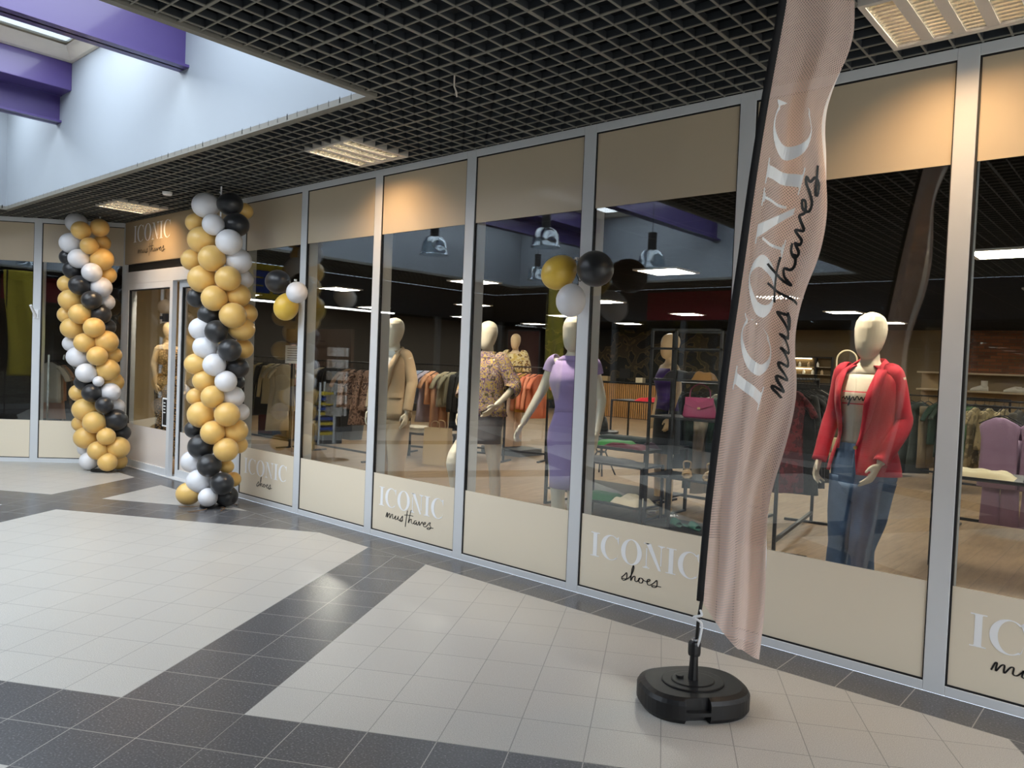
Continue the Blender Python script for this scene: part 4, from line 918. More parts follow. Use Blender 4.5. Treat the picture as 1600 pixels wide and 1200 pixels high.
MB().lathe([(0, -.003), (.009, -.003), (.009, .003), (0, .003)], (0, 0, 0), 12).build('jeans_button', M['chrome'], t).matrix_basis = Matrix.Translation(chest(0, 1.155, .026)) @ Matrix.Rotation(PI/2, 4, 'X')
# ---- beige suit
M['beige'] = cloth('beige_suiting', srgb(196, 170, 138)); M['whitec'] = cloth('white_cotton', srgb(226, 224, 220))
t, p = man('mannequin in a buttoned beige trouser suit, third window from the entrance', (-5.68, .42), R_(12), 'stand')
shirt(zseq(1.30, 1.58, 8, .010, .008), M['whitec'], 'blouse')
mb = MB(); mb.loft([ell((0, .006, z), a, b, 28) for z, a, b in ((1.58, .150, .085), (1.605, .11, .072), (1.63, .075, .062))], False); mb.build('blouse_collar', M['whitec'], t, smooth=True, solid=.003)
shell([(1.00, .038), (1.05, .036), (1.10, .036), (1.16, .036), (1.23, .038), (1.28, .034), (1.34, .028), (1.41, .024), (1.48, .022), (1.54, .022), (1.58, .020), (1.605, .010)], 0, lambda z: interp([(1.0, 276), (1.06, 270.5), (1.22, 270.5), (1.45, 290), (1.6, 308)], z), lambda z: 360 + interp([(1.0, 264), (1.06, 269.5), (1.22, 269.5), (1.45, 250), (1.6, 232)], z), 60, seed=9).build('blazer', M['beige'], t, smooth=True, solid=.006)
mb = MB(); mb.loft([ell((0, .008, zz), a, b, 32) for zz, a, b in ((1.59, .172, .092), (1.62, .125, .080), (1.632, .085, .068))], False); mb.f = [f for f in mb.f if sum(mb.v[i][1] for i in f) / 4 > -.05 or abs(sum(mb.v[i][0] for i in f) / 4) > .09]
mb.build('shoulder_yoke', M['beige'], t, smooth=True, solid=.006)
lapel(t, 1, M['beige'], .082, .008, 1.22); lapel(t, -1, M['beige'], .082, .008, 1.22)
for s, P in ((1, p['al']), (-1, p['ar'])):
    P = [Vector(q) for q in P]; P[3] = P[2].lerp(P[3], .95)
    sleeve([P[0] + Vector((-s*.04, 0, .022)), P[0] + Vector((-s*.012, 0, 0))] + P[1:], (.060, .044), 6 + s).build('sleeve', M['beige'], t, smooth=True, solid=.005)
mb = MB(); mb.loft([[chest(.06 + .10*i/6, z, .052) for i in range(7)] for z in (1.19, 1.235)], False, False); mb.build('pocket_flap', M['beige'], t, solid=.005)
trousers(p, .105, .078, .085, .05).build('trousers', M['beige'], t, smooth=True, solid=.004)
# ---- tropical print shirt
M['tropic'] = pattern('tropical_print', [srgb(92, 84, 40), srgb(150, 124, 148), srgb(204, 176, 96), srgb(120, 92, 130), srgb(214, 196, 170), srgb(60, 70, 60)], 26)
t, p = man('mannequin in a loose tropical print blouse with one knee forward, fourth window from the entrance', (-4.92, .92), R_(14), 'step')
shell([(1.06, .05), (1.14, .05), (1.25, .055), (1.36, .045), (1.46, .032), (1.54, .026), (1.60, .014)], 0, seed=4, wrink=.014).build('blouse', M['tropic'], t, smooth=True, solid=.004)
mb = MB(); mb.loft([ell((0, .008, zz), a, b, 28) for zz, a, b in ((1.595, .168, .09), (1.62, .12, .078), (1.64, .075, .062), (1.66, .085, .072))], False); mb.build('collar', M['tropic'], t, smooth=True, solid=.004)
for s, P in ((1, p['al']), (-1, p['ar'])):
    P = [Vector(q) for q in P]; sleeve([P[0] + Vector((-s*.04, 0, .02)), P[0], P[1], P[2], P[2].lerp(P[3], .25)], (.070, .072), 2 + s).build('sleeve', M['tropic'], t, smooth=True, solid=.004)
mb = MB(); mb.loft([[wr(q, .004, 6, 1) for q in ell((0, -.02*(1.1-z)/.3, z), tor(max(z, .93))[0] + .02, tor(max(z, .93))[1] + .03, 28)] for z in (1.14, 1.08, 1.0, .93, .86, .80)], False)
mb.build('shorts', cloth('white_black_shorts', srgb(120, 116, 120)), t, smooth=True, solid=.004)
# ---- lilac dress
M['lilac'] = cloth('lilac_jersey', srgb(172, 150, 204), 120, .2)
t, p = man('mannequin in a fitted lilac knee-length dress half hidden by the mullion left of the flag', (-3.50, .36), R_(8), 'open')
shell([(1.18, .010), (1.24, .010), (1.30, .012), (1.36, .020), (1.40, .026), (1.44, .026), (1.48, .020), (1.52, .012), (1.56, .010), (1.60, .006)], 0, seed=5, wrink=.003).build('dress_top', M['lilac'], t, smooth=True, solid=.003)
mb = MB(); mb.loft([ell((0, .008, zz), a, b, 28) for zz, a, b in ((1.595, .155, .08), (1.62, .115, .072), (1.635, .085, .066))], False); mb.build('neckline', M['lilac'], t, smooth=True, solid=.003)
mb = MB(); mb.loft([[wr(q, .004, 6, 2) for q in ell((0, .0, z), a, b, 32)] for z, a, b in ((1.22,.13,.098),(1.14,.152,.112),(1.05,.182,.126),(.97,.185,.128),(.85,.172,.12),(.72,.158,.112),(.62,.150,.108))], False); mb.build('skirt', M['lilac'], t, smooth=True, solid=.003)
for s, P in ((1, p['al']), (-1, p['ar'])):
    P = [Vector(q) for q in P]; sleeve([P[0] + Vector((-s*.04, 0, .02)), P[0], P[0].lerp(P[1], .35)], (.062, .060), s).build('cap_sleeve', M['lilac'], t, smooth=True, solid=.003)
# ---- leopard jumpsuit behind the entrance door
M['leo'] = pattern('leopard_print', [srgb(24, 18, 14), srgb(186, 150, 100), srgb(90, 60, 34)], 27, 'leopard')
t, p = man('mannequin in a leopard print jumpsuit seen through the left entrance door', (-11.0, .72), R_(95), 'stand', 'skin')
shell([(1.14, .016), (1.24, .014), (1.34, .018), (1.43, .022), (1.50, .014), (1.555, .008)], 0, seed=5, wrink=.004).build('jumpsuit_top', M['leo'], t, smooth=True, solid=.003)
trousers(p, .108, .085, .10, .12).build('jumpsuit_trousers', M['leo'], t, smooth=True, solid=.004)
MB().tube([q for q in ell((0, .01, 1.655), .057, .055, 24)] + [(.057, .01, 1.655)], .004, 6).build('neck_strap', M['leo'], t)
# ---- violet top further inside
M['violet'] = cloth('violet_jersey', srgb(64, 40, 110)); M['blackc'] = cloth('black_cloth', srgb(28, 28, 30))
t, p = man('mannequin in a sleeveless violet top and black skirt behind the shelf tower', (-4.15, 2.98), R_(-38), 'stand', 'skin')
shell([(1.12, .016), (1.24, .014), (1.34, .018), (1.43, .022), (1.50, .014), (1.57, .008)], 0, seed=5, wrink=.004).build('top', M['violet'], t, smooth=True, solid=.003)
mb = MB(); mb.loft([ell((0, .0, z), a, b, 32) for z, a, b in ((1.20,.13,.10),(1.10,.165,.12),(.98,.19,.13),(.80,.19,.135),(.66,.20,.14))], False); mb.build('skirt', M['blackc'], t, smooth=True, solid=.003)
# ---- yellow floral on podium
M['yfloral'] = pattern('yellow_floral_print', [srgb(200, 170, 90), srgb(226, 208, 160), srgb(120, 90, 50), srgb(240, 214, 110)], 15)
MX = (-8.75, 5.75)
t = thing('podium', 'low charcoal podium carrying the floral mannequin deep in the store', 'podium', (MX[0], MX[1], 0)); MB().box((-.45, -.3, 0), (.45, .3, .12)).build('podium_top', M['plinth'], t, bevel=.01)
t.children[0].name = 'podium_body'
t, p = man('mannequin in a yellow floral blouse on the charcoal podium behind the orange clothes', (MX[0], MX[1], .12), R_(20), 'stand', 'skin')
shell([(1.0, .05), (1.14, .05), (1.25, .05), (1.36, .04), (1.46, .03), (1.54, .025), (1.60, .014)], 0, seed=4, wrink=.014).build('blouse', M['yfloral'], t, smooth=True, solid=.004)
for s, P in ((1, p['al']), (-1, p['ar'])):
    P = [Vector(q) for q in P]; sleeve([P[0] + Vector((-s*.04, 0, .02)), P[0], P[1], P[2]], (.075, .075), 2 + s).build('sleeve', M['yfloral'], t, smooth=True, solid=.004)
# ------------------------------------------------------------------ garments on hangers
def fold_ring(z, hw, th, n=24, ph=0, amp=.3, k=5, x0=0):
    out = []
    for i in range(n):
        q = 2*PI*i/n; c = math.cos(q); s = math.sin(q)
        out.append((x0 + hw * math.copysign(abs(c) ** .8, c), th * s * (1 + amp * math.sin(k * c * 3 + ph)), z))
    return out
def gmesh(kind, L, hw, seed):
    """garment in its own frame: hanger bar along x, hanging down from z=0 (neck), front -y"""
    mb = MB(); rnd = random.Random(seed); ph = rnd.uniform(0, 6)
    if kind == 'pants':
        mb.loft([fold_ring(z, .17 + .01*z, .035, ph=ph) for z in (-.06, -.12, -.24)], True)
        for s in (-1, 1): mb.loft([fold_ring(z, .085 + (.01 if z < -.8*L else 0), .03, 16, ph, .3, 3, s*(.088)) for z in (-.22, -.4*L, -.7*L, -L)], True)
    else:
        sh = [(-.0, .055, .030), (-.025, .10, .034), (-.055, hw*.86, .036), (-.10, hw, .036)]
        ws = hw * (.92 if kind != 'dress' else .82)
        rest = [(-.22, hw*.90, .038), (-.38*1, ws, .036)]
        end = [(-.38 - (L-.38)*f, ws + (hw*1.12 - ws if kind in ('dress', 'coat') else hw*.06) * f, .036 + .014*f) for f in (.3, .65, 1)] if L > .4 else []
        mb.loft([fold_ring(z, a, b, ph=ph + z*2) for z, a, b in sh + rest + end], True)
        sl = {'top': .20, 'coat': .56, 'dress': .16, 'vest': 0, 'shirt': .5}.get(kind, .2)
        if sl:
            for s in (-1, 1):
                b = Vector((s*(hw-.03), 0, -.085)); e = b + Vector((s*(.12 if sl < .3 else .07), rnd.uniform(-.02,.02), -sl))
                P = spline([b - Vector((s*.03, 0, -.01)), b, b.lerp(e, .5) + Vector((s*.015, 0, 0)), e], 4); n = len(P); mb.tube(P, [.058 - .012*i/n for i in range(n)], 12, flat=.6)
    mb.v = [wr(v, .010, 9, seed) for v in mb.v]
    return mb.mesh(kind + '_garment', True)
def hanger_mesh():
    mb = MB(); hk = [(.0, 0, .02), (0, 0, .07), (.015, 0, .10), (.0, 0, .125), (-.018, 0, .108)]
    mb.tube(spline(hk, 4), .0028, 6); mb.tube(spline([(-.19, 0, -.07), (-.08, 0, -.01), (0, 0, .022), (.08, 0, -.01), (.19, 0, -.07)], 4), .007, 6); return mb.mesh('hanger')
HM = hanger_mesh(); HM.materials.append(M['blackc']); HMW = HM.copy(); HMW.materials.clear(); HMW.materials.append(mat('pale_wood_hanger', srgb(200, 180, 150), .5))
GM = {}; CM = {}
def cm(rgb):
    if rgb not in CM: CM[rgb] = cloth('cloth_%d_%d_%d' % rgb, srgb(*rgb), 140, .2)
    return CM[rgb]
def garment(kind, L, rgb, loc, rz, label, group, hw=.19, var=0, m=None, wood=False):
    """loc = rail point; the hook hangs over the rail"""
    key = (kind, round(L, 2), round(hw, 2), var)
    if key not in GM: me = gmesh(kind, L, hw, hash(key[0]) % 7 + var if False else len(kind) + var); me.materials.append(M['whitec']); GM[key] = me
    nm = {'top': 't_shirt', 'shirt': 'shirt', 'vest': 'vest', 'dress': 'dress', 'coat': 'coat', 'pants': 'trousers'}[kind]
    t = thing(nm, label, {'top': 'top', 'shirt': 'shirt', 'vest': 'top', 'dress': 'dress', 'coat': 'coat', 'pants': 'trousers'}[kind], (loc[0], loc[1], loc[2] - .122), rz, group)
    o = bpy.data.objects.new('cloth_body', GM[key]); COL.objects.link(o); o.parent = t; o.material_slots[0].link = 'OBJECT'; o.material_slots[0].material = m or cm(rgb)
    h = bpy.data.objects.new('hanger', HMW if wood else HM); COL.objects.link(h); h.parent = t
    return t
def rack(label, A, B, z, foot=.5, m='black', group='clothes racks', low=.12):
    A, B = Vector((*A, 0)), Vector((*B, 0)); d = (B - A); L = d.length; rz = math.atan2(d.y, d.x)
    t = thing('clothes_rack', label, 'clothes rack', tuple(A), rz, group)
    MB().tube([(0, 0, z), (L, 0, z)], .012, 10).build('rail', M[m], t)
    for x in (0, L):
        MB().box((x-.015, -.015, .02), (x+.015, .015, z + .01)).build('upright', M[m], t, bevel=.003)
        MB().box((x-.02, -foot/2, .0), (x+.02, foot/2, .03)).build('foot', M[m], t, bevel=.003)
    MB().box((0, -.015, low-.015), (L, .015, low+.015)).build('lower_bar', M[m], t)
    return t
ORD = ['first', 'second', 'third', 'fourth', 'fifth', 'sixth', 'seventh', 'eighth', 'ninth', 'tenth', 'eleventh', 'twelfth', 'thirteenth', 'fourteenth', 'fifteenth', 'sixteenth', 'seventeenth', 'eighteenth', 'nineteenth', 'twentieth', 'twenty-first', 'twenty-second']
def fill(A, B, z, items, where, group, tw=0, f0=.06, f1=.94, hw=.19):
    """items: (kind, length, rgb, colour word)"""
    A, B = Vector(A), Vector(B); d = B - A; rz = math.atan2(d.y, d.x) + PI/2
    for i, it in enumerate(items):
        f = f0 + (f1-f0) * (i + .5) / len(items) + random.uniform(-.006, .006)
        p = A.lerp(B, f)
        garment(it[0], it[1], it[2], (p.x, p.y, z + .012), rz + tw + random.uniform(-.18, .18), '%s, %s from the left on %s' % (it[3], ORD[i], where), group, hw, i % 3, m=it[4] if len(it) > 4 else None)
# orange rack
a, b = (-9.25, 5.05), (-7.75, 5.45)
rack('black clothes rack full of orange and peach clothes deep behind the fourth window', a, b, 1.53, .6)
items = [('top',.62,(224,170,140),'pale peach top'),('dress',.95,(236,160,124),'soft orange dress'),('top',.66,(240,174,146),'salmon printed top'),('pants',1.22,(238,214,192),'cream trousers'),('top',.60,(242,180,150),'light salmon top'),
         ('shirt',.72,(234,112,78),'bright red-orange shirt'),('top',.60,(240,146,114),'coral top'),('top',.70,(180,136,64),'mustard top'),('dress',.80,(236,150,122),'coral pink dress'),('pants',1.22,(240,216,194),'cream wide trousers'),('top',.62,(242,168,130),'apricot top'),
         ('top',.64,(190,150,70),'ochre top'),('shirt',.60,(236,140,104),'burnt orange shirt'),('shirt',.62,(240,156,120),'orange shirt'),('dress',.72,(236,134,98),'peach orange dress')]
fill(a, b, 1.53, items, 'the orange rack', 'orange clothes on a rack', tw=-.55)
# tee rack
a, b = (-9.75, 4.25), (-8.05, 4.75)
rack('black clothes rack with pale blue and beige tops behind the third window', a, b, 1.51, .55)
items = [('top',.55,(168,180,206),'light blue top'),('dress',.85,(190,180,196),'greyish lilac dress'),('top',.55,(226,168,128),'peach top'),('pants',.95,(226,170,130),'apricot trousers'),('top',.58,(176,164,136),'sand top'),('top',.55,(150,142,118),'khaki top'),
         ('coat',.95,(26,26,28),'black coat'),('coat',.90,(32,32,34),'black jacket'),('top',.6,(150,160,186),'blue-grey top'),('top',.6,(176,176,196),'pale blue printed top'),('dress',.8,(118,100,160),'violet dress'),('top',.6,(206,196,190),'off-white top')]
fill(a, b, 1.51, items, 'the pale blue rack', 'pale clothes on a rack', tw=-.5)
# rack behind the second window
a, b = (-10.75, 3.05), (-9.15, 3.05)
rack('black clothes rack with a dark blazer and floral blouses behind the second window', a, b, 1.50, .5)
fmat = pattern('dusty_floral_print', [srgb(120, 96, 84), srgb(170, 140, 124), srgb(90, 70, 66), srgb(196, 172, 156)], 14)
items = [('coat',.62,(180,164,130),'cream knitted jacket'),('coat',.70,(50,52,58),'dark grey blazer'),('coat',.66,(44,46,50),'charcoal blazer'),('pants',1.0,(40,42,46),'dark trousers'),('top',.6,(150,120,96),'brown top'),('shirt',.62,(160,134,114),'floral blouse',fmat),('dress',.85,(150,120,104),'long floral dress',fmat),('shirt',.62,(164,140,122),'floral shirt',fmat)]
fill(a, b, 1.50, items, 'the rack behind the second window', 'clothes behind the second window', tw=-.45)
# rack behind the first window
a, b = (-13.2, 2.95), (-11.3, 2.95)
rack('black clothes rack with cream dresses behind the first window', a, b, 1.52, .5)
items = [('top',.6,(30,30,32),'black top'),('shirt',.66,(222,218,208),'white shirt'),('coat',.8,(58,66,44),'dark olive jacket'),('top',.6,(60,58,40),'olive top'),('shirt',.62,(188,168,116),'yellow-beige shirt'),('coat',.9,(36,36,34),'black jacket'),('shirt',.7,(206,190,150),'cream blouse'),('dress',1.15,(216,204,176),'long cream dress'),('dress',.8,(196,184,156),'cream lace dress')]
fill(a, b, 1.52, items, 'the rack behind the first window', 'clothes behind the first window', tw=-.4)
# rack behind the left return wall
a, b = (-14.6, .55), (-13.0, -.2)
rack('chrome clothes rack with grey and peach clothes behind the angled window left of the entrance', a, b, 1.42, .5, 'chrome')
items = [('dress',.85,(206,190,176),'pale beige dress'),('shirt',.6,(196,176,160),'beige shirt'),('top',.6,(90,92,100),'slate top'),('dress',.85,(70,72,80),'dark grey dress'),('dress',.8,(92,90,96),'grey dress'),('top',.62,(206,158,124),'peach top'),('dress',.9,(210,164,130),'apricot dress'),('top',.6,(176,164,148),'sand top'),('top',.62,(196,186,168),'cream top')]
fill(a, b, 1.42, items, 'the chrome rack left of the entrance', 'clothes left of the entrance', tw=-.3)
# black clothes right of the flag
a, b = (-2.62, 2.25), (-2.90, 3.95)
rack('black clothes rack with black clothes and a maroon scarf right of the flag', a, b, 1.55, .55)
items = [('coat',.95,(22,22,24),'black coat'),('dress',1.0,(20,20,22),'black dress'),('coat',.9,(24,24,26),'black blazer'),('top',.7,(20,22,24),'black top'),('pants',1.0,(22,22,24),'black trousers'),('dress',.95,(26,26,28),'black long dress'),('top',.65,(160,154,140),'pale grey top')]
fill(a, b, 1.55, items, 'the black rack right of the flag', 'black clothes right of the flag', f0=.35, f1=1.0)
garment('dress', .95, (110, 30, 40), (-2.70, 2.72, 1.562), .9, 'dark maroon patterned dress hanging at the near end of the black rack', 'black clothes right of the flag', .15, 1, m=pattern('maroon_print', [srgb(60, 14, 24), srgb(96, 30, 38), srgb(34, 10, 16)], 16))
# long dark rack
a, b = (-4.1, 9.3), (-1.9, 9.3)
rack('long black clothes rack with dark green clothes deep behind the red blazer', a, b, 1.33, .6)
items = [('dress',1.05,(38,46,44),'charcoal green dress'),('dress',1.1,(36,42,42),'dark slate dress'),('coat',1.0,(34,40,38),'dark green coat'),('dress',1.15,(52,60,58),'deep grey dress'),('dress',1.18,(56,64,60),'long slate dress'),('dress',1.12,(50,58,56),'long charcoal dress'),('dress',1.15,(58,66,62),'long grey-green dress'),('pants',1.05,(136,122,98),'beige trousers'),('top',.66,(34,58,44),'dark green top'),('dress',.85,(38,54,44),'bottle green dress'),('dress',.95,(64,96,58),'green dress'),('dress',.95,(60,92,54),'leaf green dress'),('shirt',.8,(62,96,56),'fresh green shirt'),('coat',.9,(30,30,30),'black coat'),('top',.7,(34,34,36),'black top')]
fill(a, b, 1.33, items, 'the long dark rack', 'dark clothes on the long rack', tw=-.7)
# rack with striped beige and lilac sets at the right edge
a, b = (-1.75, 5.0), (-.35, 5.0)
rack('black clothes rack with lilac sleeveless sets behind the window at the right edge', a, b, 1.34, .6)
gar = 'lilac sets at the right edge'; M['mauve'] = cloth('mauve_satin', srgb(140, 112, 138), 30, .5, .5)
for k, (x, lab) in enumerate(((-1.36, 'mauve sleeveless top facing the window, nearer the mullion at the right edge'), (-1.0, 'mauve sleeveless top facing the window, at the very right edge of the photo'))):
    garment('vest', .72, (150,116,150), (x, 4.86 + .03*k, 1.352), -.1 + .3*k, lab, gar, .185, k, m=M['mauve'])
    garment('pants', 1.12, (150,116,150), (x + .02, 4.98, 1.352), -.1 + .2*k, 'mauve trousers under the sleeveless top, %s' % ('nearer the mullion at the right edge', 'at the very right edge of the photo')[k], gar, .19, k, m=M['mauve'])
a, b = (-2.35, 8.2), (-.6, 8.2)
rack('black clothes rack with striped beige dresses deep behind the right edge window', a, b, 1.33, .6)
smat = pattern('beige_stripe_knit', [srgb(150, 134, 100), srgb(110, 98, 72), srgb(176, 160, 124)], 11)
items = [('dress',.95,(160,140,100),'beige striped dress',smat),('shirt',.8,(160,140,100),'beige striped shirt',smat),('dress',.9,(160,140,100),'striped knit dress',smat),('coat',.9,(60,56,48),'dark taupe coat'),('top',.7,(34,34,36),'black top'),('coat',.9,(40,38,38),'black coat'),('top',.6,(80,60,80),'plum top'),('shirt',.7,(180,176,170),'pale grey shirt'),('top',.6,(40,40,42),'charcoal top')]
fill(a, b, 1.33, items, 'the striped rack', 'clothes on the striped rack', tw=-.2)
# whites and greens behind the shelf tower
a, b = (-4.55, 3.75), (-3.35, 3.75)
rack('black clothes rack with white and green clothes behind the shelf tower', a, b, 1.44, .5)
items = [('coat',.9,(28,30,30),'black coat'),('top',.6,(40,44,46),'dark grey top'),('pants',1.1,(30,56,48),'dark green trousers'),('pants',1.15,(222,214,196),'long ivory trousers'),('coat',1.0,(220,212,194),'ivory coat'),('coat',1.0,(28,70,58),'emerald coat'),('dress',1.0,(26,62,52),'dark green dress'),('shirt',.8,(206,204,198),'white shirt'),('pants',1.0,(190,186,176),'light grey trousers')]
fill(a, b, 1.44, items, 'the rack behind the shelf tower', 'white and green clothes', tw=-.5)
# ------------------------------------------------------------------ furniture
def frame_table(label, c, rz, lx, ly, h, m='black', cat='table', shelf=None):
    t = thing('display_table', label, cat, (c[0], c[1], 0), rz, 'black display tables')
    MB().box((-lx/2, -ly/2, h-.03), (lx/2, ly/2, h)).build('table_top', M[m], t, bevel=.003)
    for sx in (-1, 1):
        for sy in (-1, 1): MB().box((sx*(lx/2-.015)-.015, sy*(ly/2-.015)-.015, 0), (sx*(lx/2-.015)+.015, sy*(ly/2-.015)+.015, h-.03)).build('leg', M[m], t)
        MB().box((sx*(lx/2-.015)-.015, -ly/2+.03, 0), (sx*(lx/2-.015)+.015, ly/2-.03, .025)).build('floor_bar', M[m], t)
    if shelf: MB().box((-lx/2+.03, -ly/2, shelf), (lx/2-.03, ly/2, shelf+.02)).build('shelf', M[m], t)
    return t
def folded(label, c, rz, sx, sy, sz, rgb, cat='folded clothes', m=None, group='folded clothes', seed=0, crump=.015):
    mb = MB(); n = 14
    def fn(u, v):
        x, y = (u-.5)*sx, (v-.5)*sy; e = min(1, 6*min(u, 1-u))**.5 * min(1, 6*min(v, 1-v))**.5
        return (x, y, max(.001, sz*e + (noise.noise(Vector((x*9, y*9, seed))) * crump) * e))
    mb.grid(fn, n, n); b = len(mb.v)
    mb.grid(lambda u, v: ((u-.5)*sx, (v-.5)*sy, 0), 1, 1)
    o = mb.build('folded_garment', m or cm(rgb), smooth=True); o.location = c; o.rotation_euler = (0, 0, rz); tag(o, label, cat, group); return o
# central table
T1 = (-4.75, 2.95); frame_table('low black table with green and maroon clothes behind the shelf tower', T1, .02, 1.3, .95, .74, shelf=.18)
folded('bright green folded garment on the low black table', (-4.62, 2.72, .74), .3, .42, .32, .05, (70, 150, 80), seed=1)
folded('maroon folded garment at the front edge of the low black table', (-4.40, 2.60, .74), -.1, .50, .18, .04, (104, 30, 52), seed=2)
folded('dark teal sequinned garment on the left of the low black table', (-5.12, 2.82, .74), .1, .36, .4, .04, (38, 60, 62), seed=3)
folded('plum folded garment beside the bright green one', (-4.22, 2.95, .74), .2, .32, .3, .05, (70, 44, 62), seed=4)
folded('dark sequinned cloth draped at the back of the low black table', (-4.75, 3.2, .74), 0, .9, .28, .06, (30, 44, 46), seed=5)
# shelf tower
t = thing('shelf_tower', 'tall open black metal shelf tower left of the flag holding shoes and bags', 'shelf', (-3.86, 2.12, 0), .0)
TW, TD, TH = .72, .42, 1.98
for x in (0, .26, TW):
    for y in (0, TD):
        if x == .26 and y == TD: continue
        MB().box((x-.012, y-.012, 0), (x+.012, y+.012, TH if x != .26 else 1.98)).build('post', M['darkmetal'], t)
for z in (.07, .55, 1.12, 1.48): MB().box((0 if z < .3 else .0, 0, z), (TW, TD, z+.022)).build('shelf', M['darkmetal'], t)
for z in (1.80, TH): MB().box((-.012, -.012, z-.02), (TW+.012, .012, z)).build('top_bar', M['darkmetal'], t); MB().box((-.012, TD-.012, z-.02), (TW+.012, TD+.012, z)).build('top_bar', M['darkmetal'], t)
# low nested display left of it
t = thing('low_shelf', 'low black shelf with green and white garments left of the shelf tower', 'shelf', (-4.75, 2.1, 0), .0)
for x in (0, .85):
    for y in (0, .4): MB().box((x-.012, y-.012, 0), (x+.012, y+.012, .62)).build('post', M['black'], t)
for z in (.20, .60): MB().box((0, 0, z), (.85, .4, z+.02)).build('shelf', M['black'], t)
folded('emerald green garment on the lower board of the low shelf', (-4.48, 2.3, .22), .1, .42, .30, .06, (24, 92, 50), seed=6)
folded('white crumpled garment on the lower board of the low shelf', (-4.10, 2.28, .22), -.2, .34, .30, .07, (214, 206, 186), seed=7, crump=.04)
folded('grey garment with a white tag on the upper board of the low shelf', (-4.45, 2.3, .62), 0, .6, .3, .03, (70, 70, 76), seed=8)
# shoes
def shoe_parts(t, kind, m):
    if kind == 'sandal':   # wedge sandal with wide straps
        mb = MB(); mb.loft([[(x*w_, y, z) for x, z in ((-1,0),(1,0),(1,h_),(-1,h_))] for y, w_, h_ in ((.12,.028,.07),(.09,.034,.065),(.03,.030,.04),(-.04,.036,.022),(-.09,.040,.018),(-.125,.026,.016))]); mb.build('sole', cm((176,150,112)), t, bevel=.004)
        for y, h_, w_ in ((-.075,.055,.040),(-.03,.07,.036)): MB().tube(spline([(-w_, y, .018), (-w_*.8, y, h_*.8), (0, y, h_), (w_*.8, y, h_*.8), (w_, y, .018)], 4), .012, 8, flat=1).build('strap', m, t)
        MB().tube(spline([(-.03, .09, .07), (-.034, .07, .13), (0, .05, .145), (.034, .07, .13), (.03, .09, .07)], 4), .008, 8).build('ankle_strap', m, t)
    elif kind == 'mule':
        mb = MB(); mb.loft([ell((0, y, .010), w_, .010, 12) if False else [(w_*math.cos(q), y, .012 + .011*math.sin(q)) for q in (2*PI*k/12 for k in range(12))] for y, w_ in ((.13,.015),(.11,.032),(.03,.034),(-.06,.042),(-.11,.034),(-.13,.012))]); mb.build('sole', m, t)
        mb = MB(); mb.loft([[ (w_*math.cos(q), y, .015 + h_*math.sin(q)) for q in (PI*k/10 for k in range(11))] for y, w_, h_ in ((-.0,.038,.055),(-.04,.044,.055),(-.08,.042,.045),(-.11,.034,.03))], False, False); mb.build('upper', m, t, smooth=True, solid=.006)
    else:   # boot / trainer
        h_ = .15 if kind == 'boot' else .07
        mb = MB(); mb.loft([[(w_*math.cos(q), y, max(.0, .014 + .014*math.sin(q))) for q in (2*PI*k/12 for k in range(12))] for y, w_ in ((.13,.02),(.11,.036),(.03,.034),(-.07,.044),(-.12,.036),(-.145,.014))]); mb.build('sole', m, t)
        mb = MB(); mb.loft([[(w_*math.cos(q), y + (.0)*math.sin(q), .02 + max(0, hh*math.sin(q))) for q in (PI*k/10 for k in range(11))] for y, w_, hh in ((.125,.026,.06),(.10,.034,.075),(.02,.035,.08),(-.05,.042,.055),(-.10,.036,.035),(-.14,.012,.012))], False, False); mb.build('upper', m, t, smooth=True, solid=.006)
        mb = MB(); mb.loft([ell((0, .065 - .0*z, z), .036, .05, 16) for z in (.06, .09, .03+h_)], False); mb.build('shaft', m, t, smooth=True, solid=.006)
def shoe(kind, c, rz, m, label, group='shoes on display'):
    t = thing({'sandal': 'sandal', 'mule': 'slipper', 'boot': 'boot', 'trainer': 'trainer'}[kind], label, 'shoe', c, rz, group); shoe_parts(t, kind, m); return t
gold = mat('gold_leather', srgb(206, 178, 140), .35, .35); teal = mat('teal_suede', srgb(60, 110, 98), .9)
shoe('sandal', (-3.50, 2.26, .572), .5, gold, 'gold wedge sandal on the shelf tower, left one of the pair')
shoe('sandal', (-3.28, 2.28, .572), .3, gold, 'gold wedge sandal on the shelf tower, right one of the pair')
shoe('mule', (-3.62, 2.26, .092), 1.0, teal, 'green slipper on the bottom shelf of the tower, left one')
shoe('mule', (-3.42, 2.24, .092), 1.1, teal, 'green slipper on the bottom shelf of the tower, right one')
# pink handbag
def handbag(c, rz, m, label, s=1.0):
    t = thing('handbag', label, 'bag', c, rz)
    MB().loft([[(x*s, y*s, z*s) for x, y, z in ell((0, 0, zz), a, b, 28, 0, 3.2)] for zz, a, b in ((0,.14,.055),(.02,.15,.06),(.10,.14,.05),(.17,.12,.028),(.185,.11,.015))]).build('bag_body', m, t, smooth=True)
    mb = MB(); mb.loft([[((-.125+.25*i/8)*s, (-.058 + .002*abs(i-4))*s + (-.006*s if zz < .15 else .02*s), (zz + (.0 if zz > .15 else .012*abs(i-4)))*s) for i in range(9)] for zz in (.185, .14, .075)], False, False); mb.build('flap', m, t, solid=.004)
    MB().tube(spline([(-.09*s,0,.17*s),(-.08*s,0,.26*s),(0,0,.31*s),(.08*s,0,.26*s),(.09*s,0,.17*s)], 5), .006*s, 8).build('handle', m, t)
    MB().obox((0, -.068*s, .09*s), (.025*s, .008*s, .02*s)).build('clasp', gold, t); return t
handbag((-3.42, 2.30, 1.142), .35, mat('magenta_leather', srgb(164, 70, 112), .45), 'magenta handbag with a flap on the shelf tower left of the flag', 1.05)
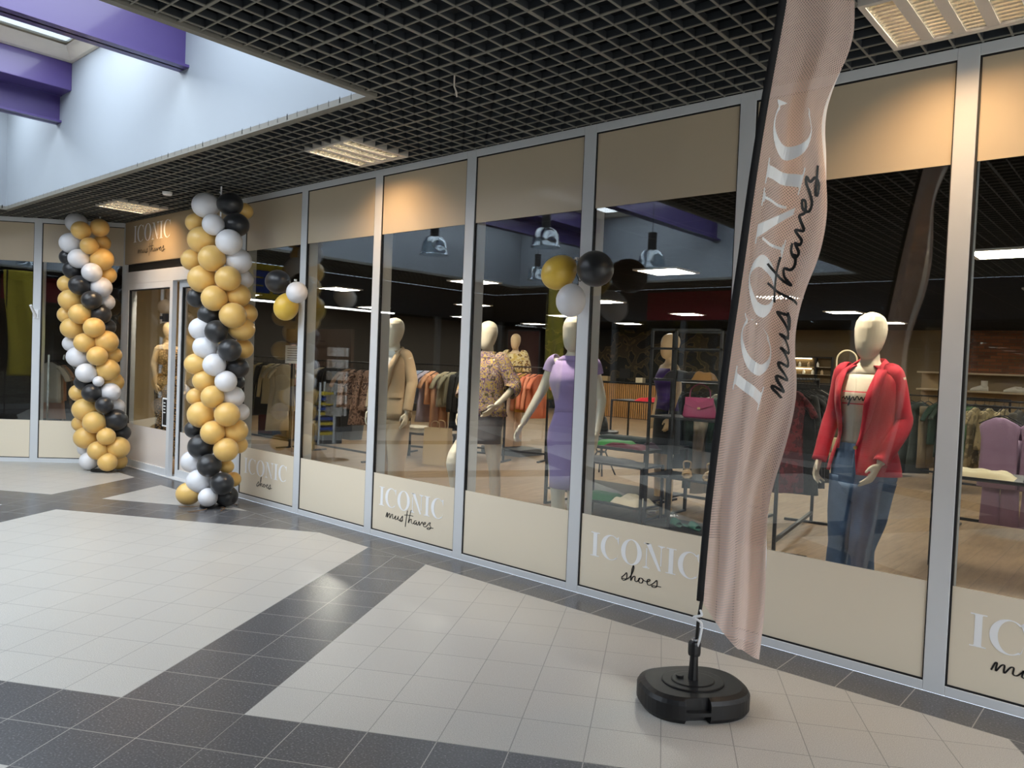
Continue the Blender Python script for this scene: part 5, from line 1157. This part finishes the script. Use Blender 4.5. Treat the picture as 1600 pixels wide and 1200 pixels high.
folded('black handbag-like folded cloth on the upper shelf of the tower', (-3.62, 2.32, 1.502), .1, .34, .22, .08, (34, 34, 38), seed=9, crump=.02)
folded('camel scarf bundled on the upper shelf of the tower', (-3.38, 2.30, 1.502), .1, .20, .18, .07, (150, 112, 66), seed=10, crump=.03)
t = thing('hand_bag_stand', 'dark bag stool with black and magenta bags left of the shelf tower', 'stool', (-6.35, 5.0, 0), .3); t.name = 'stool'
for k in range(4):
    q = k * PI/2 + .4; MB().tube([(.16*math.cos(q), .16*math.sin(q), .62), (.06*math.cos(q), .06*math.sin(q), .34), (.22*math.cos(q), .22*math.sin(q), 0)], .012, 8).build('leg', M['darkmetal'], t)
MB().lathe([(0, .62), (.24, .62), (.24, .65), (0, .65)]).build('stool_top', M['darkmetal'], t); MB().tube([q for q in ell((0, 0, .34), .07, .07, 6)] + [(.07, 0, .34)], .01, 6).build('ring', M['darkmetal'], t)
handbag((-6.40, 4.95, .652), .2, mat('black_leather', srgb(26, 26, 28), .4), 'black handbag on the stool left of the shelf tower', 1.1)
# cream clothes table at the right edge
frame_table('black display table with a cream folded garment behind the window at the right edge', (-.95, 3.25), .0, 1.2, .6, .80)
folded('cream folded knitwear at the left end of the table at the right edge', (-1.22, 3.1, .80), .05, .50, .30, .05, (226, 214, 178), seed=11, crump=.025)
folded('plum folded garment on the table at the right edge', (-.72, 3.15, .80), .1, .4, .3, .06, (60, 36, 60), seed=12)
# bench with bag
t = thing('bench', 'low black metal bench with folded tops behind the third window', 'bench', (-8.98, 3.92, 0), .25)
MB().box((-.45, -.2, .40), (.45, .2, .43)).build('bench_top', M['black'], t)
for s in (-1, 1): MB().box((s*.43-.02, -.2, 0), (s*.43+.02, -.16, .40)).build('leg', M['black'], t); MB().box((s*.43-.02, .16, 0), (s*.43+.02, .2, .40)).build('leg', M['black'], t)
for k, rgb in enumerate(((214, 200, 176), (190, 174, 150), (222, 210, 190))): folded('%s folded top in the small stack on the low bench' % ('bottom', 'middle', 'uppermost')[k], (-9.12, 3.88, .43 + .035*k), .1*k, .3, .26, .034, rgb, seed=13+k, group='folded tops on the bench', crump=.006)
t = thing('paper_bag', 'large brown paper carrier bag standing on the oak floor behind the third window', 'bag', (-8.38, 3.62, .005), .35); kraft = mat('kraft_paper', srgb(176, 152, 112), .8, 0, .08, 5)
MB().loft([ell((0, .0, z), a, b, 24, 0, 9) for z, a, b in ((0,.20,.11),(.02,.205,.115),(.30,.205,.105),(.56,.20,.09))], False).build('bag_body', kraft, t, solid=.003)
MB().box((-.198, -.108, .002), (.198, .108, .01)).build('bag_bottom', kraft, t)
for s in (-1, 1): MB().tube(spline([(-.07, s*.095, .54), (-.06, s*.10, .64), (0, s*.10, .67), (.06, s*.10, .64), (.07, s*.095, .54)], 4), .005, 6).build('handle', kraft, t)
# plant pot with flowers
t = thing('potted_flowers', 'dark square pot with pale pink flowers under the floral dresses', 'plant', (-11.9, 4.7, 0))
MB().loft([ell((0, 0, z), a, a, 24, 0, 6) for z, a in ((0,.15),(.30,.18),(.32,.17))]).build('pot', M['plinth'], t)
mb = MB(); rf = random.Random(3)
for k in range(26):
    q = rf.uniform(0, 6.28); r = rf.uniform(.02, .17); z = rf.uniform(.42, .62); MB
    mb.tube([(0, 0, .3), (r*.5*math.cos(q), r*.5*math.sin(q), .42), (r*math.cos(q), r*math.sin(q), z)], .004, 5)
mb.build('stems', mat('stem_green', srgb(60, 84, 44), .7), t)
mb = MB(); rf = random.Random(3)
for k in range(26):
    q = rf.uniform(0, 6.28); r = rf.uniform(.02, .17); z = rf.uniform(.42, .62)
    mb.lathe([(0, -.02), (.03, 0), (.045, .02), (.02, .012), (0, .01)], (r*math.cos(q), r*math.sin(q), z), 7)
mb.build('blossoms', mat('pale_pink_petal', srgb(214, 190, 182), .7), t)
# counter at the back
t = thing('counter', 'shop counter clad in vertical wooden slats in front of the dark wallpaper', 'counter', (-14.9, 15.9, 0))
MB().box((0, .05, 0), (3.6, .7, 1.08)).build('counter_body', M['blackc'], t); MB().box((-.03, 0, 1.08), (3.63, .75, 1.12)).build('worktop', M['black'], t)
mb = MB()
for k in range(48): mb.box((.02 + .075*k, .02, .02), (.062 + .075*k, .05, 1.07))
mb.build('slat_cladding', mat('oak_slats', srgb(176, 130, 76), .6), t)
for k, (x, lab, rgb) in enumerate(((-13.9, 'small carton left on the slatted counter', (176, 150, 110)), (-12.6, 'small cream carton right on the slatted counter', (206, 190, 160)))):
    tag(MB().box((-.13, -.08, 0), (.13, .08, .16)).build('carton', cm(rgb), bevel=.004), lab, 'box').location = (x, 16.2, 1.121)
t = thing('till_screen', 'dark till monitor on the slatted counter', 'monitor', (-13.2, 16.25, 1.121)); MB().box((-.2, -.02, .12), (.2, .01, .42)).build('screen', M['ink'], t); MB().box((-.03, -.01, .01), (.03, .02, .14)).build('stand', M['black'], t); MB().box((-.1, -.08, 0), (.1, .08, .012)).build('foot', M['black'], t)
# table with red cloth
frame_table('black display table with a red garment in front of the slatted counter', (-8.1, 9.3), 0, 1.5, .7, .92)
folded('bright red folded garment on the table in front of the slatted counter', (-7.85, 9.15, .92), 0, .9, .35, .08, (200, 26, 44), seed=20, crump=.03)
# wall shelf with shoes at right, lit cabinet, mirror
t = thing('wall_shelf', 'pale wooden shelf with white shoes at the right edge', 'shelf', (-3.6, 11.0, 0)); pal = mat('pale_wood', srgb(150, 130, 100), .6)
MB().box((0, .36, 0), (3.4, .40, 1.74)).build('back_panel', pal, t)
for z in (1.40, 1.71): MB().box((0, 0, z), (3.4, .36, z+.03)).build('shelf', mat('shelf_edge', srgb(196, 180, 150), .5), t)
wl = mat('white_leather', srgb(238, 232, 220), .5)
shoe('boot', (-2.62, 11.15, 1.43), -1.2, wl, 'white lace-up ankle boot on the pale wooden wall shelf')
shoe('trainer', (-2.12, 11.15, 1.43), -1.3, wl, 'white loafer on the pale wall shelf, left one of the pair'); shoe('trainer', (-1.96, 11.18, 1.43), -1.4, wl, 'white loafer on the pale wall shelf, right one of the pair')
t = thing('display_cabinet', 'small lit cabinet with perfume bottles deep behind the red blazer', 'cabinet', (-6.75, 13.0, 1.42)); fr = M['black']
MB().box((0, .1, 0), (.95, .12, .55)).build('back_panel', cm((90, 70, 40)), t)
for a, b in (((-.02,0,0),(0,.12,.55)), ((.95,0,0),(.97,.12,.55)), ((-.02,0,.55),(.97,.12,.58)), ((-.02,0,-.03),(.97,.12,0)), ((.6,0,0),(.63,.12,.55))): MB().box(a, b).build('cabinet_frame', fr, t)
for z in (.17, .34): MB().box((0, .0, z), (.95, .1, z+.012)).build('shelf', M['louvre'], t)
MB().box((.1, .06, .30), (.5, .09, .31)).build('light_bar', emis('cabinet_light', (1, .85, .55, 1), 14), t)
MB().box((.1, .06, .53), (.5, .09, .54)).build('light_bar', emis('cabinet_light_2', (1, .85, .55, 1), 14), t)
for k in range(7): tag(MB().lathe([(0, 0), (.03, 0), (.03, .07), (.01, .09), (.01, .11), (0, .11)], (-6.6 + .1*k, 13.04, 1.42 + (.353 if k % 2 else .183)), 10).build('perfume_bottle', wl if k % 3 else gold), '%s small bottle from the left in the lit cabinet' % ORD[k], 'bottle', 'bottles in the lit cabinet')
t = thing('cabinet_base', 'dark sideboard under the lit cabinet', 'sideboard', (-7.0, 12.9, 0)); MB().box((0, 0, 0), (1.5, .5, 1.38)).build('carcass', M['black'], t, bevel=.004); MB().box((.75-.003, -.004, .05), (.75+.003, 0, 1.3)).build('door_gap', M['ink'], t)
t = thing('arched_mirror', 'arched cream framed mirror behind the red blazer shoulder', 'mirror', (-5.15, 12.0, 0)); 
arch = [(-.2,0,.3)] + [(.2*math.cos(PI - PI*k/12), 0, 1.92 + .2*math.sin(PI*k/12)) for k in range(13)] + [(.2,0,.3),(-.2,0,.3)]
MB().tube(arch, .016, 8).build('mirror_frame', cm((200,184,150)), t); mb = MB(); mb.add([(x, .005, z) for x, _, z in arch[:-1]] + [(x, .02, z) for x, _, z in arch[:-1]], [tuple(reversed(range(15))), tuple(15+k for k in range(15))]); mb.build('mirror_glass', mat('mirror_face', srgb(96, 84, 66), .1, .6), t)
MB().box((-.22, -.1, 0), (.22, .1, .3)).build('mirror_foot', cm((200,184,150)), t)
# drawers & panel at left
t = thing('drawer_unit', 'low dark red and blue drawer unit under the clothes behind the first window', 'drawers', (-13.4, 3.6, 0)); MB().box((0, 0, 0), (2.0, .5, .62)).build('carcass', M['blackc'], t)
for k in range(4): MB().box((.03 + .49*k, -.012, .05), (.49 + .49*k, 0, .57)).build('drawer', cm(((96, 20, 30), (30, 50, 90))[k % 2]), t)
t = thing('wardrobe_panel', 'tall dark brown display panel behind the first window', 'panel', (-16.6, 6.2, 0)); MB().box((0, 0, 0), (2.6, .08, 2.2)).build('board', mat('dark_walnut', srgb(60, 42, 30), .6), t); MB().box((.4, -.25, 1.9), (1.6, -.23, 1.92)).build('arm_rail', M['chrome'], t)
for k in range(2): MB().box((.4 + 1.18*k, -.25, 1.9), (.42 + 1.18*k, 0, 1.92)).build('arm', M['chrome'], t)
for k, x in enumerate((-15.9, -15.6)): garment('dress', .95, (214, 168, 160), (x, 5.96, 1.932), .2, 'pale pink dress on the dark brown display panel, %s of two' % ('left', 'right')[k], 'pink dresses on the panel', .15, k)
# postcard rack on glass notice etc
t = thing('poster_stand', 'white notice board with printed lines behind the second window', 'notice', (-9.95, 2.1, 0), .3); MB().box((-.16, 0, 1.45), (.16, .012, 1.72)).build('board', M['letter'], t); MB().tube([(0, .02, 0), (0, .02, 1.5)], .01, 8).build('pole', M['chrome'], t); MB().lathe([(0, 0), (.14, 0), (.14, .012), (0, .012)]).build('foot', M['chrome'], t)
mb = MB(); [mb.box((-.12, -.003, 1.67 - .035*k), (.06 + .02*(k % 3), -.0005, 1.678 - .035*k)) for k in range(6)]; mb.build('text_line', M['ink'], t)
# ------------------------------------------------------------------ mall things seen mirrored
def pendant(c, label, s=1.0):
    t = thing('pendant_lamp', label, 'pendant lamp', c, 0, 'glass pendant lamps in the light well')
    prof = [(.205, 0), (.19, .02), (.185, .08), (.165, .17), (.12, .235), (.06, .262), (.055, .262), (.115, .228), (.158, .165), (.178, .08), (.183, .022), (.198, .0)]
    MB().lathe([(r*s, z*s) for r, z in prof], n=36, cap=False).build('lamp_shade', M['lampglass'], t, smooth=True)
    MB().lathe([(0, .25*s), (.06*s, .25*s), (.06*s, .49*s), (0, .49*s)], n=20).build('lamp_housing', M['ink'], t)
    MB().lathe([(0, .10*s), (.03*s, .12*s), (.032*s, .2*s), (.015*s, .25*s), (0, .25*s)], n=12).build('bulb', M['letter'], t)
    MB().tube([(0, 0, .49*s), (0, 0, 4.58 - c[2])], .004, 6).build('cable', M['ink'], t)
pendant((-7.75, -2.78, 3.02), 'glass pendant lamp mirrored highest left, in the third window'); pendant((-6.45, -3.58, 3.15), 'glass pendant lamp mirrored in the fourth window, upper one')
pendant((-9.3, -6.9, 3.18), 'small-looking glass pendant lamp mirrored behind the gold balloon'); pendant((-5.5, -4.72, 2.95), 'glass pendant lamp mirrored in the window left of the flag')
t = thing('advertising_flag', 'yellow feather flag with blue lettering, mirrored behind the white balloon', 'flag', (-9.15, -7.3, 0), R_(25)); ym = cloth('yellow_flag_cloth', srgb(176, 158, 48)); 
mb = MB(); mb.grid(lambda u, v: ((v - .5) * (.62 + .1*u) + .04*math.sin(5*u), .03*math.sin(9*v + 4*u), .9 + 2.2*u), 40, 10); mb.build('fabric', ym, t, smooth=True, solid=.002)
def rot(quads, sc, x0, z0):   # letters read upwards
    return lambda x, y: (x0 + .02 - y*sc[1], -.045, z0 + x*sc[0])
gA = ([((0,0),(.12,0),(.40,1),(.30,1)), ((.62,0),(.80,0),(.46,1),(.30,1)), ((.15,.28),(.62,.28),(.60,.38),(.17,.38))], .85)
gM = (rect(0,0,.14,1) + rect(.76,0,.9,1) + [((0,1),(.16,1),(.52,.1),(.40,.1)), ((.9,1),(.74,1),(.40,.1),(.52,.1))], .98)
x = 0; qs = []
for g in (gE()[0:2], gM, gA): qs += [tuple((a + x, b) for a, b in f) for f in g[0]]; x += g[1] + .12
put(qs, rot(qs, (.42, .36), .18, 1.35), 'lettering', M['blue'], t)
MB().tube([(-.33, 0, .03), (-.33, 0, 3.1)], .012, 8).build('pole', M['ink'], t); MB().lathe([(0, 0), (.25, 0), (.22, .08), (0, .09)], (-.33, 0, 0)).build('weighted_base', M['black'], t)
t = thing('display_bin', 'yellow and blue shelf bin standing in the mall, mirrored in the second window', 'display', (-11.95, -4.05, 0), R_(10))
for k in range(9): MB().box((0, .0, .15 + .09*k), (.42, .3, .20 + .09*k)).build('tray', M['yellow'] if k % 2 == 0 else M['blue'], t)
for x in (-.02, .42): MB().box((x, -.01, 0), (x+.02, .02, 1.1)).build('side_post', M['letter'], t); MB().box((x, .28, 0), (x+.02, .31, 1.1)).build('side_post', M['letter'], t)
def poster(c, rz, w_, h_, m, label):
    t = thing('poster', label, 'poster', c, rz); MB().box((0, 0, 0), (w_, .02, h_)).build('poster_frame', M['alu_dark'], t, bevel=.003); MB().box((.03, -.004, .03), (w_-.03, -.001, h_-.03)).build('poster_sheet', m, t)
poster((-11.55, -9.84, 1.0), PI, 1.05, 1.4, pattern('soft_pink_print', [srgb(150, 90, 78), srgb(160, 104, 90), srgb(130, 74, 66)], 2), 'large pale pink poster on the shop opposite, mirrored in the fourth window')
# card stand with rows of cards, mirrored at the beige suit
t = thing('card_stand', 'wire stand with rows of small cards, mirrored left of the beige suit', 'card stand', (-9.6, -2.6, 0), R_(20)); MB().tube([(0, 0, 0), (0, 0, 1.75)], .015, 8).build('pole', M['chrome'], t); MB().lathe([(0, 0), (.22, 0), (.22, .015), (0, .02)]).build('foot', M['chrome'], t)
for r_ in range(6):
    mb = MB()
    for k in range(6): q = 2*PI*k/6; mb.obox((.14*math.cos(q), .14*math.sin(q), .75 + .18*r_), (.10, .012, .13), q + PI/2)
    mb.build('card_row', pattern('card_print_%d' % r_, [srgb(214, 206, 196), srgb(230, 226, 220), srgb(180, 120, 120)], 24), t)

# details belong to the garment they are sewn to
for o in list(bpy.data.objects):
    if o.type != 'MESH' or not o.parent or o.parent.get('category') != 'mannequin': continue
    sib = {c.name.split('.')[0]: c for c in o.parent.children}
    nm = o.name.split('.')[0]
    if nm in ('lapel', 'pocket_flap', 'breast_pocket', 'button') and 'blazer' in sib: o.parent = sib['blazer']
    elif nm in ('waistband', 'fly_seam', 'jeans_button') and 'jeans' in sib: o.parent = sib['jeans']
    elif nm in ('print_stripe', 'print_script', 'tee_collar') and 't_shirt' in sib: o.parent = sib['t_shirt']

# ------------------------------------------------------------------ unseen track spotlights, added to light the mannequins from above
t = thing('added_track_rail', 'added, unseen black lighting track along the shop window behind the upper film', 'track', (-10.6, .30, ZS - .03)); MB().box((0, -.015, 0), (12.6, .015, .028)).build('rail', M['black'], t)
TGT = [(-10.7, (-10.88, .72), 'over the leopard jumpsuit'), (-9.0, (-9.0, 1.4), 'over the inside of the entrance'), (-7.2, (-7.3, 1.6), 'over the first window'), (-6.2, (-6.3, 1.8), 'over the second window'), (-5.95, (-5.68, .42), 'left of the beige suit'), (-4.75, (-4.92, .92), 'over the tropical blouse'), (-3.7, (-3.5, .36), 'over the lilac dress'), (-2.7, (-3.2, 2.2), 'over the shelf tower'), (-1.75, (-1.38, .42), 'over the red blazer'), (-.9, (-1.2, 1.3), 'right of the red blazer'), (.4, (-.6, 2.4), 'over the right edge window')]
for k, (x, tg, wh) in enumerate(TGT):
    p = Vector((min(max(x, -10.5), 1.9), .22, ZS - .055)); d = (Vector((tg[0], tg[1], 1.2)) - p).normalized()
    t = thing('spotlight', 'added, unseen black track spotlight %s' % wh, 'spotlight', tuple(p), 0, 'added track spotlights behind the window film')
    MB().tube([d * -.045, d * .03], .026, 16).build('lamp_head', M['black'], t)
    MB().tube([(0, 0, 0), (0, .04, .015), (0, .08, .03)], .008, 8).build('arm', M['black'], t)
    MB().tube([d * .031, d * .033], .021, 16).build('lens', emis('spot_lens', (1, .86, .66, 1), 10), t)
    l = bpy.data.lights.new('spot', 'SPOT'); l.energy = 85; l.color = (1, .86, .68); l.spot_size = math.radians(70); l.spot_blend = .6; l.shadow_soft_size = .03
    o = bpy.data.objects.new('mannequin_fill_spot', l); COL.objects.link(o); o.location = p + d * .07; o.rotation_euler = d.to_track_quat('-Z', 'Y').to_euler()
